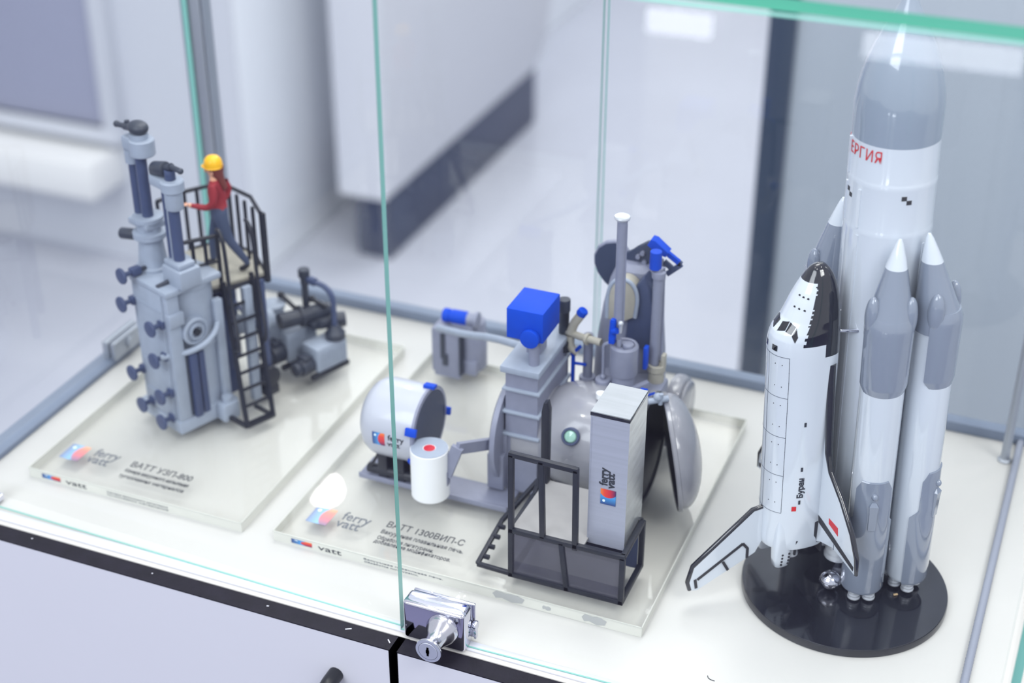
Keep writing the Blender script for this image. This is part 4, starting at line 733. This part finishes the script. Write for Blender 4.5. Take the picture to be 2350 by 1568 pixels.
rh_ = Vector((rt.x, rt.y, 0)).normalized(); ax_ = rh_*math.sin(LEAN); ax_.z = math.cos(LEAN)
bv = Vector((-0.7413, -0.6712, 0)); bv = (bv-ax_*bv.dot(ax_)).normalized(); sv = (-bv).cross(ax_)
MR = Matrix(((sv.x, -bv.x, ax_.x, KP.x), (sv.y, -bv.y, ax_.y, KP.y), (sv.z, -bv.z, ax_.z, KP.z), (0, 0, 0, 1)))
# rocket axes: x = towards the visible booster pair, y = away from the shuttle, z = up the core
rk = thing('rocket', 'tall white and grey launch rocket model with four strap-on boosters', 'rocket model'); rk.matrix_world = MR
RC_ = 0.0255
b = B(); b.lathe([(0.0215, 0.0205), (0.0240, 0.0200), (RC_, 0.0240), (RC_+0.0003, 0.06), (RC_, 0.2335), (RC_+0.00010, 0.2350), (RC_+0.00014, 0.2362), (RC_-0.0001, 0.2380), (RC_-0.0003, 0.2395), (RC_-0.0003, 0.2625), (RC_-0.00018, 0.2640), (RC_-0.00014, 0.2655), (RC_-0.0004, 0.2672), (RC_-0.0006, 0.2682), (RC_-0.0008, 0.2895)], (0, 0, 0), Z, 96, (True, True)); core = b.done('core_stage', 'rocket_white', rk, ang=50)
b = B(); b.lathe([(RC_-0.0008, 0.2895), (RC_-0.0006, 0.3000), (0.0250, 0.3085), (0.0238, 0.3180), (0.0218, 0.3270), (0.0192, 0.3350), (0.0160, 0.3430), (0.0122, 0.3510), (0.0085, 0.3580), (0.0055, 0.3640), (0.0038, 0.3690), (0.0024, 0.3745), (0.0012, 0.3785), (0, 0.3795)], (0, 0, 0), Z, 96, (False, False)); b.done('nose_fairing', 'nose_grey', rk, ang=50)
def on_core(ang, t, rad=RC_): a = math.radians(ang); return Vector((rad*math.cos(a), rad*math.sin(a), t))
for a, t0, t1 in ((-73, 0.028, 0.234), (-75, 0.2385, 0.262), (20, 0.03, 0.23), (-108, 0.2385, 0.262), (-108, 0.2675, 0.2890)):
    b = B(); R = []
    for t in [t0+(t1-t0)*i/24 for i in range(25)]:
        rr = RC_-0.0006 if t < 0.29 else RC_-0.0006-max(0, (t-0.300))**1.5*9.0
        R.append([on_core(a+d, t, rr+h) for d, h in ((-2.6, -0.001), (-2.0, 0.0012), (2.0, 0.0012), (2.6, -0.001))])
    b.loft(R); b.done('cable_duct', 'rocket_white', rk)
def wrap_text(body, a0, t0, size, wid):
    text('lettering', body, size, X, Y, (0, 0, 0), 'flag_red', rk, warp=lambda x, y, z: on_core(a0+math.degrees(x*wid/RC_), t0+y, RC_-0.0006+0.0001+z*0.5), bold=0.0)
me = text_mesh('ЭНЕРГИЯ', 0.0098, 'LEFT', 0.00015, -0.00002, 1.10); xs = [v.co.x for v in me.vertices]; x1_ = max(xs)
for v in me.vertices: v.co = on_core(-49.5-math.degrees((x1_-v.co.x)*0.80/RC_), 0.2802+v.co.y*0.98, RC_-0.0006+0.00012+v.co.z*0.5)
me.name = 'lettering'; me.materials.clear(); me.materials.append(MATS['flag_red']); o = bpy.data.objects.new('lettering', me); COL.objects.link(o); o.parent = rk
for a, t in ((-12.9, 0.2590), (-97.5, 0.2570), (75, 0.2590), (165, 0.2590)):
    b = B()
    for da, dt in ((-3.4, 0.0013), (3.4, -0.0013)):
        R = [[on_core(a+da+q*3.4, t+dt-0.0013+0.0026*j, RC_-0.0003+h) for q in (-1, 0, 1)]+[on_core(a+da+q*3.4, t+dt-0.0013+0.0026*j, RC_-0.0008) for q in (1, 0, -1)] for j, h in ((0, 0.00015), (1, 0.00015))]
        b.loft(R)
    b.done('tracking_mark', 'tile_black', rk)
def nozzle(parent, x, y, z, r, L, name='nozzle'):
    b = B(); prof = []
    for i in range(13):
        f = i/12; rr = r*(0.62+0.38*f**0.7); prof.append((rr+(0.00022 if i % 3 == 2 else 0), -L*f))
    prof += [(r*0.92, -L), (r*0.5, -L*0.35), (0, -L*0.3)]
    b.lathe([(p, h) for p, h in prof], (x, y, z), Z, 28, (True, False)); return b.done(name, 'nozzle_silver', parent)
for x, y in ((0.0105, 0.0185), (-0.0105, 0.0185), (0.0115, -0.0190), (-0.0080, -0.0190)): nozzle(rk, x, y, 0.0215, 0.0090, 0.0150, 'core_nozzle')
def booster(px, py, na, tip):
    """px, py: axis; na: angle of the outward side; tip: sideways offset of the nose"""
    R0 = 0.0130
    bo = B(); bo.lathe([(0.0100, -0.0008), (0.0120, 0.0004), (R0, 0.0030), (R0, 0.190)], (px, py, 0), Z, 64); body = bo.done('booster', 'rocket_white', rk)
    na = math.radians(na); cn_, sn_ = math.cos(na), math.sin(na)
    def pt(r, a, t): return Vector((px+r*math.cos(a+na), py+r*math.sin(a+na), t))
    def cone(t0, t1, prof, name, m):
        q = B(); Rg = []
        for r, t in prof:
            f = max(0, (t-0.1890)/(0.2395-0.1890)); Rg.append([Vector((px+tip[0]*f+max(r, 1e-5)*math.cos(2*pi*i/56), py+tip[1]*f+max(r, 1e-5)*math.sin(2*pi*i/56), t)) for i in range(56)])
        q.loft(Rg); q.done(name, m, body, ang=26)
    cone(0, 0, [(0.0131, 0.1800), (0.0139, 0.1805), (0.0141, 0.1890), (0.0132, 0.1925), (0.0063, 0.2225)], 'nose_section', 'rocket_grey')
    cone(0, 0, [(0.0063, 0.2225), (0.0045, 0.2290), (0.0022, 0.2365), (0.0010, 0.2390), (0.0, 0.2394)], 'nose_tip', 'rocket_white')
    def shell(rows, r_in, name, ns=26):
        q = B(); Rg = []
        for t, A0, A1, r in rows:
            A0, A1 = math.radians(A0), math.radians(A1); av = [A0+(A1-A0)*i/ns for i in range(ns+1)]
            Rg.append([pt(r, a, t) for a in av]+[pt(r_in, a, t) for a in reversed(av)])
        q.loft(Rg); return q.done(name, 'rocket_grey', body, ang=28)
    shell([(0.1440, -62, 62, 0.0128), (0.1490, -78, 78, 0.0139), (0.1500, -80, 80, 0.0141), (0.1860, -80, 80, 0.0145), (0.1900, -78, 78, 0.0143), (0.1945, -70, 70, 0.0125)], 0.0115, 'upper_fairing')
    for a in (-72, 72):
        q = B(); c = pt(0.0112, math.radians(a), 0.194); q.sphere(c, (0.0050, 0.0042, 0.0130), 20, 14, Matrix.Rotation(na+math.radians(a)+pi/2, 3, 'Z') @ Matrix.Rotation(0.0, 3, 'X')); q.done('fairing_blister', 'rocket_grey', body)
    shell([(-0.0002, -72, 72, 0.0130), (0.0018, -74, 74, 0.0137), (0.045, -74, 74, 0.0138), (0.052, -74, 74, 0.0138), (0.0575, -52, 52, 0.0138), (0.0790, -50, 50, 0.0138), (0.0850, -36, 36, 0.0138), (0.0856, -35, 35, 0.0134)], 0.0120, 'lower_fairing')
    q = B(); q.sphere(pt(0.0138, 0.0, 0.0755), (0.0022, 0.0020, 0.0024), 16, 10)
    rows = []
    for t, w, h in ((0.0510, 0.0026, 0.0009), (0.0640, 0.0026, 0.0016), (0.0690, 0.0030, 0.0020), (0.0715, 0.0016, 0.0004)):
        rows.append([pt(0.0134, -w/0.0138, t), pt(0.0138+h, -w/0.0138*0.8, t), pt(0.0138+h, w/0.0138*0.8, t), pt(0.0134, w/0.0138, t)])
    q.loft(rows); q.done('fairing_latch', 'rocket_grey', body)
    for i in range(4):
        a = na+pi/4+i*pi/2; nozzle(body, px+0.0064*math.cos(a), py+0.0064*math.sin(a), 0.0002, 0.0040, 0.0086)
    return body
booster(0.0342, -0.0150, -24, (-0.004, 0.004)); booster(0.0361, 0.0159, 30, (-0.006, -0.008))
booster(-0.0342, -0.0150, 204, (0.004, 0.004)); booster(-0.0361, 0.0159, 150, (0.006, -0.008))
# ------------------------------------------------------------------ shuttle orbiter; same axes (y = -(distance from the core towards the viewer's left))
ss = thing('space_shuttle', 'white shuttle orbiter with black belly mounted upright on the side of the rocket', 'shuttle model'); ss.matrix_world = MR
def Q(s_, bb_, t): return Vector((s_, -bb_, t))
SEC = [(0.0240, 0.0172, 0.0310, 0.0690), (0.0270, 0.0176, 0.0306, 0.0698), (0.0500, 0.0176, 0.0306, 0.0700), (0.1000, 0.0176, 0.0306, 0.0706), (0.1500, 0.0175, 0.0306, 0.0714), (0.1640, 0.0174, 0.0306, 0.0720), (0.1700, 0.0172, 0.0307, 0.0718),
       (0.1740, 0.0169, 0.0308, 0.0712), (0.1780, 0.0164, 0.0309, 0.0696), (0.1810, 0.0159, 0.0311, 0.0670), (0.1850, 0.0153, 0.0313, 0.0640), (0.1900, 0.0144, 0.0316, 0.0617), (0.1960, 0.0131, 0.0321, 0.0590), (0.2020, 0.0113, 0.0330, 0.0560), (0.2070, 0.0093, 0.0342, 0.0533), (0.2110, 0.0071, 0.0357, 0.0508), (0.2140, 0.0049, 0.0374, 0.0485), (0.2158, 0.0028, 0.0392, 0.0465), (0.2166, 0.0008, 0.0412, 0.0443)]
def sect(t):
    for a, c in zip(SEC, SEC[1:]):
        if a[0] <= t <= c[0]:
            f = (t-a[0])/(c[0]-a[0]); return [a[i]+(c[i]-a[i])*f for i in range(4)]
    return SEC[-1]
NS = 96
def ring(t, grow=0.0):
    _, hw, b0, b1 = sect(t); hw += grow; b0 -= grow; b1 += grow; bm_ = b0+(b1-b0)*0.42; out = []
    for i in range(NS):
        a = 2*pi*i/NS; c, s_ = math.cos(a), math.sin(a)
        if s_ >= 0: out.append(Q(hw*math.copysign(abs(c)**0.93, c), bm_+(b1-bm_)*abs(s_)**0.96, t))
        else: out.append(Q(hw*math.copysign(abs(c)**0.55, c), bm_-(bm_-b0)*abs(s_)**0.60, t))
    return out
ts = [0.024+(0.170-0.024)*i/60 for i in range(60)]+[0.170+(0.2166-0.170)*(i/56)**0.9 for i in range(57)]
b = B(); b.loft([ring(t) for t in ts])
for f in b.bm.faces:
    c = f.calc_center_median(); s_, bb_, t = c.x, -c.y, c.z; jag = 0.00025*math.sin(t*5200)+0.0002*math.sin(t*2330)
    blk = bb_ < (0.0345 if t > 0.085 else 0.0322) or t > 0.2075 or (t > 0.1712+0.0004*math.sin(bb_*4200) and bb_ < 0.0500+(0.2-t)*0.30+jag) or (t > 0.1615 and bb_ < 0.0440) or (t < 0.0245)
    f.material_index = 1 if blk else 0
fu = b.done('fuselage', ['rocket_white', 'gloss_black'], ss, ang=40)
# payload-bay door lines
def strip(pts, w, name, m, parent, h=0.00012):
    """thin line laid on the fuselage through (angle, t) points"""
    b = B()
    for p, q in zip(pts, pts[1:]): b.bar(p, q, w, 0.0003)
    b.done(name, m, parent)
def surf(a, t, g=0.0):
    _, hw, b0, b1 = sect(t); bm_ = b0+(b1-b0)*0.42; c, s_ = math.cos(a), math.sin(a)
    return Q((hw+g)*math.copysign(abs(c)**0.93, c), bm_+(b1-bm_+g)*abs(s_)**0.96, t)
A_E = 0.80
for t in (0.164, 0.1361, 0.1082, 0.0803, 0.0524):
    strip([surf(A_E+(pi-2*A_E)*i/28, t) for i in range(29)], 0.00022, 'bay_door_seam', 'line_grey', ss)
for a in (A_E, pi-A_E, pi/2): strip([surf(a, 0.0524+(0.164-0.0524)*i/30) for i in range(31)], 0.00022, 'bay_door_seam', 'line_grey', ss)
b = B()
for i in range(4):
    for dt in (0.0075, 0.0225):
        for a in (1.02, 1.27):
            p = surf(a, 0.0524+0.0279*i+dt); b.sphere(p, 0.00035, 6, 4)
b.done('door_latch', 'tile_black', ss)
b = B()
for i in range(16): b.sphere(surf(A_E, 0.0560+0.0070*i), 0.00025, 6, 4)
b.done('hinge_line', 'tile_black', ss)
def patch(corners, name, m, g=0.0002, n=6):
    """quad of (angle, t) corners laid on the skin"""
    b = B(); G = [[None]*(n+1) for _ in range(n+1)]
    for i in range(n+1):
        for j in range(n+1):
            u, v = i/n, j/n
            a = (corners[0][0]*(1-u)+corners[1][0]*u)*(1-v)+(corners[3][0]*(1-u)+corners[2][0]*u)*v; t = (corners[0][1]*(1-u)+corners[1][1]*u)*(1-v)+(corners[3][1]*(1-u)+corners[2][1]*u)*v
            G[i][j] = b.bm.verts.new(surf(a, t, g))
    for i in range(n):
        for j in range(n): b._f([G[i][j], G[i+1][j], G[i+1][j+1], G[i][j+1]])
    return b.done(name, m, ss)
for sg in (1, -1):
    def an(a): return a if sg == 1 else pi-a
    patch([(an(1.50), 0.1835), (an(1.22), 0.1850), (an(1.18), 0.1800), (an(1.46), 0.1785)], 'cockpit_window', 'window_dark')
    patch([(an(1.18), 0.1848), (an(0.90), 0.1832), (an(0.90), 0.1788), (an(1.15), 0.1797)], 'cockpit_window', 'window_dark')
    patch([(an(0.86), 0.1828), (an(0.66), 0.1778), (an(0.70), 0.1742), (an(0.86), 0.1782)], 'cockpit_window', 'window_dark')
    patch([(an(1.44), 0.1705), (an(1.22), 0.1705), (an(1.22), 0.1668), (an(1.44), 0.1668)], 'roof_window', 'window_dark')
b = B()
for t in (0.1998, 0.1932):
    for k_ in range(3):
        p = surf(1.30-0.24*k_, t-0.0004*k_); q = (p-Q(0, 0.045, t)).normalized(); b.lathe([(0.00075, -0.0003), (0.00075, 0.00015), (0, 0.00016)], p, q, 10)
b.done('thruster_port', 'tile_black', ss)
def side_pt(bb_, t, g=0.0003):
    _, hw, b0, b1 = sect(t); bm_ = b0+(b1-b0)*0.42; f = min(1, max(0, (bb_-bm_)/(b1-bm_)))**(1/0.96); return Q((hw)*max(0, 1-f*f)**(0.5*0.93)+g, bb_, t)
# name on the side, reads upwards; ey points away from the bay doors
me = text_mesh('Буран', 0.0062, 'LEFT', 0.00012, 0.00022, 1.0); xs = [v.co.x for v in me.vertices]; W_ = max(xs)
for v in me.vertices: v.co = side_pt(0.0523+v.co.y*0.80, 0.0640+v.co.x*0.0150/W_, 0.00015+v.co.z)
me.name = 'lettering'; me.materials.clear(); me.materials.append(MATS['ink']); o = bpy.data.objects.new('lettering', me); COL.objects.link(o); o.parent = ss
def mark(b0, b1, t0, t1, name, m):
    b = B(); b.loft([[side_pt(b0, t0), side_pt(b1, t0)], [side_pt(b0, t1), side_pt(b1, t1)]], (False, False), False); b.done(name, m, ss)
for t in (0.0840, 0.0595, 0.1165): mark(0.0535, 0.0548, t, t+0.0030, 'dash_mark', 'ink')
mark(0.0558, 0.0585, 0.0545, 0.0580, 'flag', 'flag_red')
# wings
PL = [(0.0150, 0.1560), (0.0205, 0.0960), (0.0250, 0.0845), (0.0402, 0.0725), (0.0540, 0.0575), (0.0612, 0.0445), (0.0622, 0.0330), (0.0360, 0.0352), (0.0213, 0.0298), (0.0120, 0.0240), (0.0120, 0.1560)]
for sg in (1, -1):
    b = B(); R = []
    lo_ = [Q(sg*s_, 0.0378-0.0004, t) for s_, t in PL]; hi_ = [Q(sg*s_, 0.0395 if s_ > 0.02 else 0.0402, t) for s_, t in PL]
    b.loft([lo_, hi_])
    for f in b.bm.faces: f.normal_update()
    for f in b.bm.faces: f.material_index = 1 if (-f.calc_center_median().y) < 0.0380 else 0
    w_ = b.done('wing', ['rocket_white', 'gloss_black'], ss)
    b = B(); b.tube([Q(sg*s_, 0.0386, t) for s_, t in PL[:7]], lambda f: 0.0030-0.0040*f if f < 0.33 else (0.0017 if f < 0.85 else 0.0017-0.004*(f-0.85)), 14); b.done('leading_edge', 'gloss_black', w_)
    def wq(pts, h, name, m):
        b = B(); b.loft([[Q(sg*s_, 0.0394, t) for s_, t in pts], [Q(sg*s_, 0.0394+h, t) for s_, t in pts]]); b.done(name, m, w_)
    wq([(0.0170, 0.0478), (0.0600, 0.0378), (0.0598, 0.0348), (0.0178, 0.0425)], 0.0004, 'hinge_strip', 'tile_black')
    wq([(0.0366, 0.0385), (0.0370, 0.0385), (0.0370, 0.0345), (0.0366, 0.0345)], 0.0003, 'elevon_gap', 'line_grey')
    wq([(0.0290, 0.0532), (0.0396, 0.0528), (0.0404, 0.0472), (0.0294, 0.0492)], 0.0003, 'flag', 'flag_red')
# fin with split rudder
FN = [(0.0670, 0.0512), (0.0697, 0.0508), (0.0765, 0.0500), (0.1168, 0.0172), (0.1200, 0.0060), (0.1184, -0.0004), (0.1138, -0.0015), (0.0784, 0.0148), (0.0740, 0.0170), (0.0670, 0.0300)]
b = B(); b.loft([[Q(s_, y_, t) for y_, t in FN] for s_ in (-0.0014, 0.0014)]); fn = b.done('tail_fin', 'rocket_white', ss)
b = B(); b.tube([Q(0, y_, t) for y_, t in FN[1:6]], 0.0016, 12); b.done('leading_edge', 'gloss_black', fn)
for sg in (1, -1):
    b = B()
    for p, q in (((0.1139, 0.0070), (0.0829, 0.0265)), ((0.0829, 0.0265), (0.0795, 0.0219)), ((0.0795, 0.0219), (0.0795, 0.0145)), ((0.0964, 0.0160), (0.0926, 0.0085)), ((0.1155, 0.0075), (0.1145, 0.0005))):
        b.bar(Q(sg*0.0010, *p), Q(sg*0.0010, *q), 0.0018, 0.0018)
    b.done('rudder_outline', 'tile_black', fn)
b = B(); b.tube([Q(0, 0.1138, -0.0015), Q(0, 0.0784, 0.0148)], 0.0006, 8); b.done('trailing_edge', 'tile_black', fn)
# tail pods, body flap, engines
for sg in (1, -1):
    b = B(); R = []
    for t, w, h0, h1 in ((0.0100, 0.0030, 0.0565, 0.0645), (0.0110, 0.0036, 0.0555, 0.0655), (0.0160, 0.0042, 0.0550, 0.0662), (0.0280, 0.0044, 0.0550, 0.0664), (0.0400, 0.0036, 0.0555, 0.0655), (0.0500, 0.0010, 0.0590, 0.0640)):
        R.append([Q(sg*0.0105+w*math.copysign(abs(math.cos(a))**0.5, math.cos(a)), (h0+h1)/2+(h1-h0)/2*math.copysign(abs(math.sin(a))**0.5, math.sin(a)), t) for a in [2*pi*i/28 for i in range(28)]])
    b.loft(R); pod = b.done('engine_pod', 'rocket_white', ss, ang=50)
    b = B()
    for i in range(4):
        for y_ in (0.0575, 0.0622): b.lathe([(0.00075, -0.0004), (0.00075, 0.0002), (0, 0.00022)], Q(sg*0.0148, y_-0.0002*i, 0.0130+0.0025*i), (sg, 0, 0), 10)
    b.done('thruster_port', 'tile_black', pod)
    b = B(); b.bar(Q(sg*0.0150, 0.0535, 0.0190), Q(sg*0.0165, 0.0535, 0.0310), 0.0012, 0.0014); b.done('heat_tile', 'tile_black', pod)
    nozzle(ss, sg*0.0070, -0.0520, 0.0240, 0.0052, 0.0095)
b = B(); b.prism([(0.0125, 0.0245), (0.0125, 0.0140), (-0.0125, 0.0140), (-0.0125, 0.0245)], Vector((0, -1, 0)), 0.0320, 0.0340, (X, Z, (0, 0, 0)), 0.0006); b.done('body_flap', 'tile_black', ss)
b = B(); b.prism([(0.0172, 0.0265), (0.0180, 0.0420), (0.0165, 0.0445), (0.0150, 0.0240)], Vector((0, -1, 0)), 0.0330, 0.0420, (X, Z, (0, 0, 0))); b.done('heat_shield', 'tile_black', ss)
b = B(); b.cyl(Q(0.010, 0.0330, 0.1745), Q(0.0135, 0.0215, 0.1735), 0.0010, None, 14); b.cyl(Q(-0.010, 0.0330, 0.1745), Q(-0.0135, 0.0215, 0.1735), 0.0010, None, 14); b.cyl(Q(0, 0.0330, 0.060), Q(0, 0.024, 0.060), 0.0016, None, 14); b.done('mounting_pin', 'chrome', ss)
